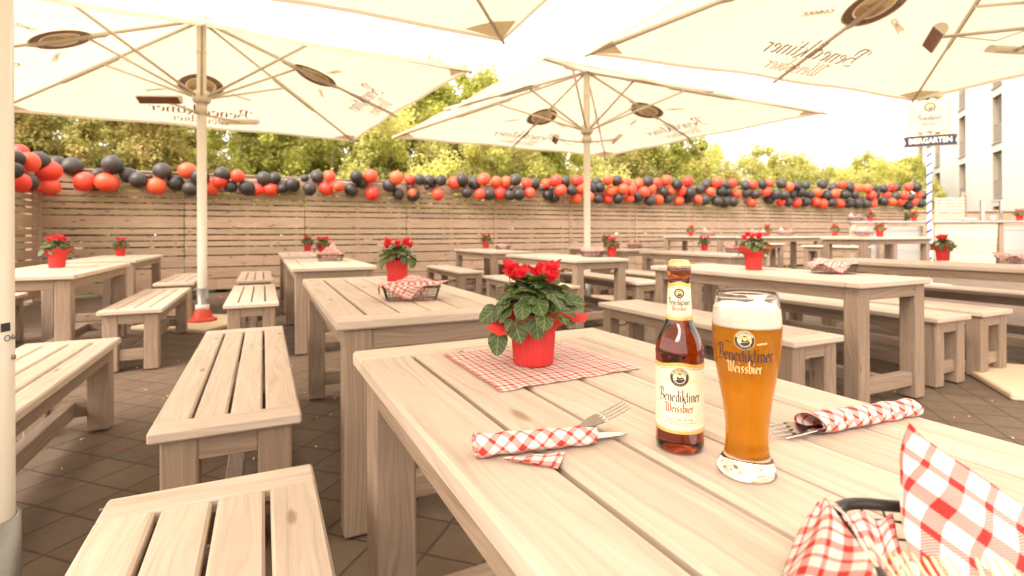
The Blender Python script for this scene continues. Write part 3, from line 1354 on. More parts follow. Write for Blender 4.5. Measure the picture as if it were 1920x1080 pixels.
bal = {'R': balloon_mesh('R'), 'B': balloon_mesh('B')}
bal_first = {'R': True, 'B': True}
rb_ = random.Random(4)
SECT = [(60, "farthest left over the side fence"), (105, "over the side fence near the corner"), (165, "at the fence corner"), (235, "above the left potted plant"), (300, "above the left benches"),
        (370, "just left of the near parasol pole"), (440, "just right of the near parasol pole"), (520, "above the small bench at the fence"), (600, "above the close pair of pots"),
        (680, "left of the second table's plant"), (770, "above the second table's plant"), (850, "right of the second table's plant"), (930, "above the fence side pot"), (1010, "above the nearest plant's flowers"),
        (1085, "just left of the far parasol pole"), (1160, "just right of the far parasol pole"), (1230, "left of the bottle cap"), (1310, "above the bottle cap"), (1400, "above the beer glass"),
        (1480, "above the middle tall table"), (1560, "above the gap between tall tables"), (1640, "above the nearest tall table"), (1900, "where it ends at the striped pole")]


def fence_Y(px, off=.22):
    """depth of the back fence at photo column px"""
    k = (px - 960) / F
    A = corner + Vector((.428, -.904, 0)) * off
    s = (A.x - k * A.y) / (k * fdir.y - fdir.x)
    return A.y + fdir.y * s


def add_balloon(px, py, rpx, col, Y=None, small=False):
    Y = Y or fence_Y(px)
    p = bpY(px, py, Y)
    if bal_first[col]:
        o = bal[col]
        bal_first[col] = False
    else:
        o = bal[col].copy()
        COL.objects.link(o)
    r = rpx * Y / F * .93
    o.location = p
    o.scale = (r, r, r * rb_.uniform(.98, 1.04))
    o.rotation_euler = (rb_.uniform(-1.2, 1.2), rb_.uniform(-1.2, 1.2), rb_.uniform(0, 6))
    sec = next(s for lim, s in SECT if px < lim)
    mid_y = 351 + 17 * max(0, (px - 768) / 970) ** 1.3
    lv = 'upper' if py < mid_y - 7 else 'lower' if py > mid_y + 7 else 'middle'
    cn_ = 'red' if col == 'R' else 'black'
    sz = 'tiny' if rpx < 9 and px < 1400 else 'round'
    tag(o, f"{sz} {cn_} balloon, {lv} row of garland, {sec}", 'balloon', f"{sz} {cn_} balloons, {lv} row, {sec}")


Z8 = [(185, 215, 75, 'R', .5), (140, 275, 85, 'B', .1), (262, 305, 95, 'R', 0), (345, 297, 98, 'B', .35), (120, 385, 82, 'B', -.1), (175, 490, 98, 'R', .0),
      (262, 490, 82, 'B', .4), (330, 505, 75, 'R', .6), (440, 392, 105, 'R', .2), (520, 335, 88, 'B', .55), (500, 530, 92, 'R', .5), (450, 530, 88, 'R', .2),
      (600, 500, 80, 'B', .7), (650, 345, 92, 'B', .4), (755, 375, 28, 'B', .6), (765, 485, 96, 'R', .1), (960, 492, 98, 'R', .0), (1010, 332, 94, 'B', .0),
      (885, 420, 66, 'B', .4), (1162, 427, 80, 'B', .2), (1245, 470, 84, 'B', -.1), (1350, 438, 24, 'B', .0), (1460, 388, 84, 'B', .1), (1408, 527, 88, 'R', 0),
      (1585, 497, 80, 'B', .2), (1690, 387, 83, 'R', 0), (1720, 545, 80, 'B', 0), (1800, 442, 88, 'B', -.1), (1905, 530, 82, 'R', .2), (70, 250, 80, 'R', .3), (60, 330, 80, 'R', .5)]
for zx, zy, zr, c, dy in Z8:
    px, py = zx / 4.8, 240 + zy / 4.8
    if px < 105:      # along the side fence, which runs toward the camera
        Y = 7.0 + max(0, (px - 20)) / 85 * 1.2 + dy
    else:
        Y = fence_Y(px) + dy * .4
    add_balloon(px, py, zr / 4.8, c, Y)
Z1 = [(1250, 985, 48, 'B'), (1240, 1018, 44, 'R'), (1337, 992, 42, 'R'), (1390, 1058, 48, 'B'), (1298, 1050, 40, 'B'), (1486, 1005, 46, 'B'), (1545, 1003, 38, 'B'), (1525, 1065, 42, 'R'),
      (1450, 1070, 36, 'R'), (1645, 1040, 46, 'B'), (1590, 1058, 34, 'B'), (1716, 1003, 25, 'B'), (1782, 992, 42, 'B'), (1855, 992, 36, 'R'), (1742, 1062, 42, 'B'), (1835, 1062, 44, 'R'), (1905, 1050, 34, 'R'),
      (2005, 995, 40, 'B'), (2035, 1025, 38, 'B'), (2085, 992, 44, 'R'), (1975, 1068, 42, 'B'), (2095, 1090, 44, 'R'), (2190, 1045, 42, 'B'), (2230, 1000, 42, 'R'), (2310, 1060, 24, 'B'), (2240, 1090, 36, 'B'), (2320, 1085, 30, 'R')]
for zx, zy, zr, c in Z1:
    add_balloon(zx / 3, zy / 3, zr / 3, c, fence_Y(zx / 3) + rb_.uniform(-.08, .12))
px = 768.0
prevc = ['R', 'B', 'R']
while px < 1738:
    t = (px - 768) / 970
    dens = .42 + .58 * min(1, max(0, (px - 960) / 160))
    rp = 13.6 - 4.6 * t
    cyc = 351 + 17 * t ** 1.3
    half = 21 - 3.0 * t
    nrow = 3 if dens > .7 else 2
    offs = [-1, 0, 1] if nrow == 3 else [-.75, .75]
    for j, o_ in enumerate(offs):
        if rb_.random() > (.96 if nrow == 3 else .90):
            continue
        c = ('R' if prevc[j] == 'B' else 'B') if rb_.random() < .72 else prevc[j]
        prevc[j] = c
        add_balloon(px + rb_.uniform(-4, 4) + (j % 2) * rp * .7, cyc + o_ * half * .80 + rb_.uniform(-4, 4), rp * rb_.uniform(.88, 1.08), c, fence_Y(px) + rb_.uniform(-.12, .18))
    if px < 1100 and rb_.random() < .4:
        add_balloon(px + 12, cyc, 5, 'B', fence_Y(px) - .1)
    px += rp * (1.62 if nrow == 3 else 1.5)
cd = MB()
cd.tube([bpY(x, 334 + 10 * sin(x * .02) * .3 + (x - 150) * .012, fence_Y(x, .16)) for x in range(150, 1740, 30)], .006, 5)
tag(cd.build("cord", 'white'), "thin white cord carrying the balloon garland along the fence top", 'cord')


# ------------------------------------------------------------------ trees
def crown_mesh(seed, R, Hh, n, leaf, mat, clump=9):
    rnd = random.Random(seed)
    mb = MB()
    vs, fs = [], []
    cl = []
    for _ in range(clump):
        a, e = rnd.uniform(0, 2 * pi), rnd.uniform(-.6, 1)
        rr = rnd.uniform(.35, .85)
        cl.append((Vector((cos(a) * R * rr, sin(a) * R * rr, e * Hh * .5)), rnd.uniform(.28, .5)))
    cl.append((Vector((0, 0, Hh * .12)), .6))
    sub = []
    for c, r in cl:
        for _ in range(7):
            u = Vector((rnd.gauss(0, 1), rnd.gauss(0, 1), rnd.gauss(0, 1))).normalized()
            sub.append((c + Vector((u.x * R * r, u.y * R * r, u.z * Hh * .5 * r * 1.1)) * .8, rnd.uniform(.10, .20)))
    for i in range(n):
        c, r = sub[rnd.randrange(len(sub))]
        u = Vector((rnd.gauss(0, 1), rnd.gauss(0, 1), rnd.gauss(0, 1))).normalized() * (rnd.random() ** .45)
        p = c + Vector((u.x * R * r, u.y * R * r, u.z * R * r * .8))
        if rnd.random() < .22:
            q_ = rnd.uniform(.1, .5)
            p = c + Vector((u.x * R * r * (1 + q_ * .6), u.y * R * r * (1 + q_ * .6), abs(u.z) * R * r + q_ * .9))
        nrm = (u + Vector((rnd.gauss(0, .6), rnd.gauss(0, .6), rnd.gauss(.3, .6)))).normalized()
        t = nrm.orthogonal().normalized()
        t = Matrix.Rotation(rnd.uniform(0, 6.28), 3, nrm) @ t
        b = nrm.cross(t)
        s = leaf * rnd.uniform(.6, 1.4)
        o = len(vs)
        vs += [p + t * s, p + b * s * .55, p - t * s, p - b * s * .55]
        fs.append([o, o + 1, o + 2, o + 3])
    mb.add(vs, fs, [(0, 0)] * len(vs))
    return mb


def make_tree(seed, R, Hh, trunk, n, leaf, mat):
    root = empty("leafy_tree")
    tag(root, None, 'tree')
    cm = crown_mesh(seed, R, Hh, n, leaf, mat)
    c = cm.build("crown", mat, root, Matrix.Translation((0, 0, trunk + Hh * .45)))
    rnd = random.Random(seed + 1)
    tm = MB()
    tm.tube([(0, 0, -.1), (.05, .03, trunk * .6), (.0, .08, trunk + Hh * .35), (.1, 0, trunk + Hh * .7)], [.14, .11, .07, .02], 8)
    for k in range(9):
        a = rnd.uniform(0, 6.28)
        z0 = trunk * .7 + rnd.uniform(0, Hh * .45)
        e = Vector((cos(a) * R * .7, sin(a) * R * .7, z0 + Hh * .25))
        tm.tube([(0, .04, z0), Vector((0, 0, z0)).lerp(e, .5) + Vector((0, 0, .1)), e], [.05, .032, .010], 5)
    tm.build("trunk", 'bark', root)
    return root


tk = [make_tree(1, 2.3, 5.6, 1.2, 17000, .078, 'fol_dark'), make_tree(2, 2.4, 5.2, 1.0, 17000, .072, 'fol_mid'),
      make_tree(3, 2.2, 4.2, .8, 15000, .062, 'fol_light'), make_tree(4, 2.6, 4.4, .9, 15000, .068, 'fol_light')]
kd = ["dark olive", "mid green", "pale yellow green", "loose light green"]


def treetop(px):
    """photo y of the tree line"""
    P = [(-200, 160), (100, 165), (400, 185), (600, 205), (690, 215), (760, 190), (850, 152), (900, 150), (930, 230), (1000, 225), (1150, 262), (1230, 270), (1290, 285),
         (1340, 290), (1400, 300), (1480, 318), (1560, 324), (1620, 312), (1665, 303), (1700, 320), (1760, 350), (1900, 380)]
    for (a, b), (c, d) in zip(P, P[1:]):
        if px <= c:
            return b + (d - b) * (px - a) / (c - a)
    return 380


TREES = []
rt = random.Random(9)
spec = [  # px, Y, kind, extra top lift (px)
    (-60, 13.5, 0, 0), (40, 15, 1, 0), (130, 13.5, 0, 0), (215, 16, 0, 8), (300, 14.0, 0, 0), (385, 15.5, 2, 10), (460, 15.5, 1, 0), (545, 17, 1, 5), (620, 16.0, 3, 10),
    (700, 18.0, 0, 0), (765, 17.5, 2, 40), (850, 21.0, 1, 0), (890, 24.0, 0, 10), (815, 17.5, 3, 75), (930, 18.5, 2, 10), (1000, 19.5, 1, 15), (1060, 20.5, 3, 15), (1130, 21.5, 0, 5),
    (1200, 24, 2, 0), (1245, 22.5, 1, 0), (1300, 26, 3, 10), (1345, 27, 0, 0), (1400, 27, 2, 0), (1450, 29, 3, 0), (1510, 30, 2, 5), (1570, 33, 3, 0), (1625, 34, 2, 12), (1668, 38, 1, 0), (1715, 36, 3, 10),
    (1170, 27, 2, 22), (1225, 29, 3, 20), (1265, 28, 2, 25), (1320, 31, 3, 22), (1370, 31, 2, 20), (1425, 33, 3, 18), (1475, 35, 2, 14), (1535, 36, 3, 12), (1590, 37, 2, 12), (1640, 40, 3, 10), (1690, 41, 1, 12),
        (20, 25, 1, -5), (180, 26, 2, -5), (260, 24, 1, 0), (440, 27, 1, -5), (640, 27, 1, 5), (740, 29, 2, 10), (830, 30, 1, 40), (930, 30, 3, 25), (1090, 31, 2, 25),
        (90, 22, 1, -10), (340, 23, 1, -10), (560, 24, 2, -10), (980, 30, 0, 0), (1280, 36, 2, 8), (1480, 40, 1, 5)]
PL = [(0, "off the left edge"), (80, "above the far left balloons"), (170, "above the fence corner"), (260, "over the left benches"), (345, "left of the near parasol pole"), (430, "right of the near parasol pole"),
      (500, "above the small fence bench"), (590, "above the close pair of pots"), (660, "left of the gap between parasols"), (730, "in the gap between parasols"), (800, "above the second table's plant"),
      (870, "under the middle canopy's left wing"), (910, "above the fence side pot"), (970, "above the nearest plant"), (1030, "left of the far parasol pole"), (1095, "close behind the far parasol pole"),
      (1150, "right of the far parasol pole"), (1190, "left of the bottle"), (1235, "above the bottle's left side"), (1275, "above the bottle cap"), (1330, "between bottle and glass"), (1385, "above the beer glass"),
      (1440, "right above the beer glass"), (1500, "above the middle tall table"), (1560, "left of the nearest tall table"), (1620, "above the nearest tall table"), (1680, "left of the white building"), (9999, "against the white building")]
first_t = [True] * 4
for i, (px, Y, k, lift) in enumerate(spec):
    ty = treetop(px) + lift
    Hn = (437 - ty) * Y / F + CAMH
    x = (px - 960) / F * Y
    base_h = {0: 1.2 + 5.6 * .97, 1: 1.0 + 5.2 * .97, 2: .8 + 4.2 * .97, 3: .9 + 4.4 * .97}[k]
    s = Hn / base_h
    if first_t[k]:
        o = tk[k]
        first_t[k] = False
    else:
        o = copy_tree(tk[k])
    o.location = (x, Y, 0)
    sxy = max(s, .72)
    o.scale = (sxy * rt.uniform(.9, 1.1), sxy, s)
    o.rotation_euler = (0, 0, rt.uniform(0, 6.28))
    pl = next(t for lim, t in PL if px < lim)
    ds = "near" if Y < 19 else "farther" if Y < 27 else "distant"
    tag(o, f"{kd[k]} {ds} tree beyond the fence, {pl}", 'tree', f"trees beyond the fence {pl}")
# low shrubs directly behind the fence
sh = crown_mesh(21, 1.25, 2.2, 15000, .05, None, 8)
M['fol_shrub'] = foliage("shaded_shrub_foliage", (.05, .07, .015), (.14, .17, .035), (.09, .10, .02))  # greens darkened to stand for the shade behind the fence gaps
sh0 = sh.build("shrub", 'fol_shrub', None, Matrix.Translation((0, 0, 1.0)))
shl = ["bushy green shrub pressed against the back of the fence"]
for i in range(17):
    pos = corner + fdir * (.6 + i * 1.55) + Vector((-.428, .904, 0)) * rt.uniform(1.45, 1.9)
    o = sh0 if i == 0 else sh0.copy()
    if i:
        COL.objects.link(o)
    o.location = pos
    o.rotation_euler = (0, 0, rt.uniform(0, 6))
    o.scale = (1, 1, rt.uniform(.78, .9))
    spx = 960 + F * pos.x / pos.y
    sec = next(t for lim, t in PL if spx < lim)
    tag(o, f"green shrub seen through the fence slats, {sec}", 'shrub', "shrubs pressed against the back of the fence")

# ------------------------------------------------------------------ white building
bd = Vector((.5, 1, 0)).normalized()
b0 = Vector((26.0, 27.8, 0))
bang = atan2(bd.y, bd.x)
bld = empty("apartment_building", b0, bang, "tall white rendered building with narrow windows behind the yard on the right", 'building')
cols = [-5.9 * 1.118, 0, 5.9, 11.6, 16.6]     # distance along the facade of each window's left edge
ww, whh = 1.35, 2.55
sills = [-.1, 2.87, 5.9, 8.93, 11.96, 15]
wm = MB()


def wq(x0, x1, z0, z1, y=0):
    wm.add([(x0, y, z0), (x1, y, z0), (x1, y, z1), (x0, y, z1)], [[0, 1, 2, 3]])


xs0, xs1 = -14, 18.6
H_ = 18
xcur = xs0
for c in cols:
    wq(xcur, c, 0, H_)
    zc_ = 0
    for s_ in sills:
        if s_ > zc_:
            wq(c, c + ww, zc_, s_)
        zc_ = s_ + whh
    wq(c, c + ww, zc_, H_)
    xcur = c + ww
wq(xcur, xs1, 0, H_)
wm.add([(xs1, 0, 0), (xs1, -12, 0), (xs1, -12, H_), (xs1, 0, H_)], [[0, 1, 2, 3]])
wm.add([(xs0, 0, H_), (xs1, 0, H_), (xs1, -12, H_), (xs0, -12, H_)], [[0, 1, 2, 3]])
wm.build("wall", 'render_wall', bld)
# the building's inside lies on its local -y side (away from the yard)
for c in cols:
    for s_ in sills:
        fr = MB()
        z0, z1 = s_, s_ + whh
        D = -.30
        # reveals
        fr.add([(c, 0, z0), (c, D, z0), (c, D, z1), (c, 0, z1)], [[0, 1, 2, 3]], None, 1)
        fr.add([(c + ww, 0, z0), (c + ww, D, z0), (c + ww, D, z1), (c + ww, 0, z1)], [[3, 2, 1, 0]], None, 1)
        fr.add([(c, 0, z1), (c, D, z1), (c + ww, D, z1), (c + ww, 0, z1)], [[0, 1, 2, 3]], None, 1)
        fr.add([(c - .04, .06, z0), (c + ww + .04, .06, z0), (c + ww + .04, D, z0), (c - .04, D, z0)], [[0, 1, 2, 3]], None, 0)
        fr.box(c + ww / 2, .02, z0 - .03, ww + .12, .14, .05, 0, .005, mi=0)
        for xx in (c + .05, c + ww - .05):
            fr.box(xx, D + .03, (z0 + z1) / 2, .09, .06, whh, 2, .005, mi=0)
        fr.box(c + ww / 2, D + .028, z1 - .05, ww, .055, .1, 0, .005, mi=0)
        w_ = fr.build("window", ['frame_grey', 'reveal'], bld)
        gp = MB()
        gp.add([(c, D - .02, z0), (c + ww, D - .02, z0), (c + ww, D - .02, z1), (c, D - .02, z1)], [[0, 1, 2, 3]])
        gp.build("pane", 'win_glass', w_)
        cu = MB()
        cu.sheet(lambda a, b, c=c, z0=z0: Vector((c + ww * (.05 + .9 * a), D - .12 - .02 * sin(a * 50), z0 + whh * b)), 40, 1)
        cu.build("curtain", 'curtain', w_)
        rl = MB()
        rl.box(c + ww / 2, -.06, z0 + 1.0, ww, .03, .04, 0, .004)
        for k in range(13):
            rl.box(c + ww * (k + .5) / 13, -.06, z0 + .5, .018, .018, .96, 2, .002)
        rl.build("railing", 'frame_grey', w_)
# ------------------------------------------------------------------ terrace things behind the bar
tw = MB()
tw.box(19.5, 20.6, .92, 9.0, .3, 1.84, 0, .01)
tw.box(19.5, 20.6, 1.87, 9.2, .42, .06, 0, .01)
tag(tw.build("terrace_wall", 'fence'), "low brown terrace wall at the foot of the white building", 'wall')
sc_ = empty("slatted_screen", (0, 0, 0), 0, "pale slatted wooden screen right of the striped pole, below the building", 'screen')


def slats(mb, A, B, z0, z1, n, th=.02):
    A, B = Vector(A), Vector(B)
    d = B - A
    mt = Matrix.Translation(A) @ Matrix.Rotation(atan2(d.y, d.x), 4, 'Z')
    for k in range(n):
        z = z0 + (z1 - z0) * (k + .5) / n
        mb.box(d.length / 2, 0, z, d.length, th, (z1 - z0) / n * .66, 0, .003, mat=mt)
    for t in (.04, .5, .96):
        mb.box(d.length * t, .04, (z0 + z1) / 2 - .2, .07, .05, z1 - z0 + .4, 2, .003, mat=mt)


s1 = MB()
slats(s1, (12.15, 15.0, 0), (12.95, 15.0, 0), 1.05, 2.05, 11)
s1.build("front_panel", 'bar_wood', sc_)
s2 = MB()
slats(s2, (12.97, 15.02, 0), (14.3, 16.5, 0), .9, 2.2, 12)
s2.build("side_panel", 'fence', sc_)

# ------------------------------------------------------------------ bar counter
bar = empty("bar_counter", (10.9, 12.9, 0), 0, "bar counter with steel top and pale board front at the right edge", 'counter')
t_ = MB()
t_.box(0, 0, 1.305, 5.6, .72, .045, 0, .006)
t_.build("countertop", 'brushed', bar)
t_ = MB()
for k in range(7):
    wd = 1.50 - k * .012
    t_.box(.02 - k * .006, -.30, 1.28 - .09 - k * .183, wd, .03, .175, 0, .006)
t_.build("board_front", 'bar_wood', bar)
for x0, x1 in ((-2.55, -2.0), (-1.85, -.95), (.98, 1.72), (1.86, 2.7)):
    k_ = MB()
    n = 12
    prof = []
    k_.sheet(lambda a, b, x0=x0, x1=x1: Vector((x0 + (x1 - x0) * a, -.20 - .09 * sin(pi * a), .04 + 1.16 * b + 0)), 16, 1)
    for zz in (.12, .58, .64, 1.10):
        k_.tube([(x0 + (x1 - x0) * a / 12, -.205 - .09 * sin(pi * a / 12), zz) for a in range(13)], .012, 6)
    k_.build("steel_barrel_front", 'brushed', bar)
for x in (-2.68, -1.92, -.83, .86, 1.79, 2.74):
    k_ = MB()
    k_.box(x, -.26, .64, .10, .10, 1.28, 2, .005)
    k_.build("post", 'bar_wood' if x < 0 else 'wood_side', bar)
BT = 1.329
sf = empty("steel_frame", (0, 0, 0), 0, "steel upright frame standing on the bar counter below the building", 'frame')
f_ = MB()
xa, xb = (1842 - 960) / F * 13.0, (1877 - 960) / F * 13.0
f_.box(xa, 13.0, BT + .25, .09, .05, .50, 2, .004)
f_.build("upright", 'brushed', sf)
f_ = MB()
f_.box(xb, 13.0, BT + .25, .06, .05, .50, 2, .004)
f_.build("upright", 'brushed', sf)
f_ = MB()
f_.box((xa + xb) / 2, 13.0, BT + .515, xb - xa + .09, .05, .03, 0, .004)
f_.build("crossbar", 'brushed', sf)
pt = MB()
for k in range(5):
    pt.lathe([(0, .003), (.09, .003), (.155, .018), (.158, .022), (.09, .010), (0, .008)], 30, cz=k * .012)
o = tag(pt.build("plate_stack", 'porcelain'), "stack of white plates on the bar counter right of the slatted screen", 'plates')
o.location = ((1817 - 960) / F * 12.85, 12.85, BT - .002)
cu_ = MB()
cu_.lathe([(0, .002), (.034, .002), (.048, .12), (.045, .12), (.031, .008), (0, .008)], 26)
o = tag(cu_.build("paper_cup", 'cream_print'), "pale cup standing on the bar counter inside the steel frame", 'cup')
o.location = ((1862 - 960) / F * 12.8, 12.8, BT - .001)

# ------------------------------------------------------------------ striped sign pole
m = MT("blue_white_spiral_paint")
v = m.coord('Object')
sp = m.n("SeparateXYZ")
m.l(v, sp.inputs[0])
ang = m.math('ARCTAN2', sp.outputs[1], sp.outputs[0])
f = m.math('FRACT', m.math('SUBTRACT', m.math('DIVIDE', sp.outputs[2], .186), m.math('DIVIDE', ang, 2 * pi)))
m.bsdf(m.mix(m.math('LESS_THAN', f, .36), rgb(.82, .80, .76), rgb(.035, .05, .22)), .45)
M['spiral'] = m.m
sg = empty("sign_post", (8.2, 10.3, 0), 0, "blue and white striped pole with cream beer garden sign", 'sign')
q = MB()
q.lathe([(.038, 0), (.038, 3.78), (0, 3.79)], 24)
q.build("pole", 'spiral', sg)
q = MB()
q.box(0, 0, .02, .5, .5, .04, 0, .008)
q.build("base", 'plate', sg)
sg_rot = Matrix.Rotation(-radians(27), 4, 'Z')
q = MB()
outl = []
W2, z0_, z1_ = .315, 3.02, 3.58
for x in range(-8, 9):
    xx = x / 8
    outl.append((xx * W2, z0_ + .018 * cos(xx * pi * 3)))
for x in range(8, -9, -1):
    xx = x / 8
    outl.append((xx * W2, z1_ + .05 * (1 - xx * xx) + .012 * cos(xx * pi * 4)))


def slab(mb, pts, y0, y1, mi=0):
    n = len(pts)
    vs = [(x, y0, z) for x, z in pts] + [(x, y1, z) for x, z in pts]
    fs = [list(range(n)), [n + i for i in range(n)][::-1]] + [[i, n + i, n + (i + 1) % n, (i + 1) % n] for i in range(n)]
    mb.add(vs, fs, None, mi)


slab(q, outl, -.085, -.045, 0)
slab(q, [(x * 1.03, 3.31 + (z - 3.31) * 1.03) for x, z in outl], -.075, -.050, 1)
M['sign_cream'] = plain("sign_cream_paint", (.47, .41, .30), .6, 0, .03)
board = q.build("sign_board", ['sign_cream', 'gold'], sg, sg_rot)
mk = Marks(lambda x, y, z: sg_rot @ Vector((x, -.086 - z, y)), .0008)
mi = dict(gold=2, ring=0, cream=3, robe=0, skin=2)
mk.emblem(0, 3.50, .095, mi, False)
mk.word("Benediktiner", .055, 0, 3.25, 0, nib=(.08, .06), sx=1.08)
mk.word("Weissbier", .045, 0, 3.14, 1, nib=(.06, .045), sx=1.1)
mk.ear(.12, 3.44, .09, -.3, 2)
mk.ear(-.12, 3.44, .09, pi + .3, 2)
mk.mb.build("sign_print", ['ink', 'red_print', 'gold', 'cream_print'], board)
q = MB()
bn = [(-.47, 2.74), (-.43, 2.83), (-.47, 2.93), (-.40, 2.95), (.40, 2.95), (.47, 2.93), (.43, 2.83), (.47, 2.74), (.40, 2.745), (-.40, 2.745)]
bn = [(x * .90, z) for x, z in bn]
slab(q, [(x, z) for x, z in bn], -.09, -.06, 0)
slab(q, [(x * 1.02, 2.845 + (z - 2.845) * 1.12) for x, z in bn], -.08, -.065, 1)
banner = q.build("banner_board", ['navy', 'gold'], sg, sg_rot)
mk = Marks(lambda x, y, z: sg_rot @ Vector((x, -.091 - z, y)), .0008)
mk.caps("BIERGARTEN", .105, 0, 2.80, 0, 2, .80)
mk.mb.build("banner_print", ['cream_print'], banner)
q = MB()
q.box(-.17, -.02, 3.74, .34, .16, .13, 0, .02, mi=0)
q.box(.05, -.02, 3.80, .12, .10, .22, 0, .02, mi=1)
q.box(.17, -.02, 3.80, .10, .08, .24, 0, .02, mi=2)
q.box(.30, -.02, 3.85, .16, .06, .20, 0, .02, mi=3)
q.build("top_ornament", ['dark', 'blue', 'gold', 'frame_grey'], sg, sg_rot)

# ------------------------------------------------------------------ pot plants
HEART = [(0, 1.0), (.25, .90), (.55, .78), (.9, .68), (1.3, .62), (1.8, .60), (2.3, .58), (2.75, .46), (3.05, .26), (pi, .16)]


def heart(th):
    th = abs(th)
    for (a, b), (c, d) in zip(HEART, HEART[1:]):
        if th <= c:
            return b + (d - b) * (th - a) / (c - a)
    return .16


def leaf(mb, pos, tip, nrm, size, rnd, cup=.25, tw=0.0):
    tip = tip.normalized()
    nrm = (nrm - tip * nrm.dot(tip)).normalized()
    side_ = tip.cross(nrm)
    n = 22
    vs, us, fs = [pos], [(0, .35)], []
    k1, k2 = rnd.uniform(-.25, .25), rnd.uniform(0, 6)
    for ring in (.34, .68, 1.0):
        for k in range(n):
            th = -pi + 2 * pi * k / n
            r = heart(th) * ring
            x, y = r * sin(th), r * cos(th)
            z = -cup * (y * abs(y)) * .9 - cup * x * x * .5 + .07 * sin(th * 5 + k2) * ring * ring + k1 * x * y + (.10 if abs(th) > 2.9 else 0) * ring
            vs.append(pos + (tip * y + side_ * x + nrm * z) * size)
            us.append((x * .5, .35 + y * .65))
    for k in range(n):
        fs.append([0, 1 + (k + 1) % n, 1 + k])
        for rg_ in (0, 1):
            a = 1 + rg_ * n
            fs.append([a + k, a + (k + 1) % n, a + n + (k + 1) % n, a + n + k])
    # face order so the normal is the upper side
    mb.add(vs, fs, us, 0, True)


def flower_mesh(seed):
    rnd = random.Random(seed)
    mb = MB()
    for k in range(5):
        a = 2 * pi * k / 5 + rnd.uniform(-.2, .2)
        out = Vector((cos(a), sin(a), 0))
        t = Vector((-sin(a), cos(a), 0))
        ln = rnd.uniform(.026, .033)
        lean = rnd.uniform(.15, .55)

        def P(u, v, out=out, t=t, ln=ln, lean=lean, k=k):
            w_ = .0095 * (sin(pi * min(1, v * .86 + .10)) ** .6) * (u * 2 - 1)
            tws = .5 * v
            tt = t * cos(tws) + out * sin(tws)
            return out * (.004 + lean * ln * v * v + .003 * sin(v * 9 + k)) + Vector((0, 0, ln * v * (1 - .12 * v))) + tt * w_ + out * (.004 * (u * 2 - 1) ** 2)
        mb.sheet(P, 5, 7, lambda u, v: (u, v))
    mb.lathe([(.0, -.004), (.0055, -.002), (.006, .003), (.0, .006)], 8)
    return mb


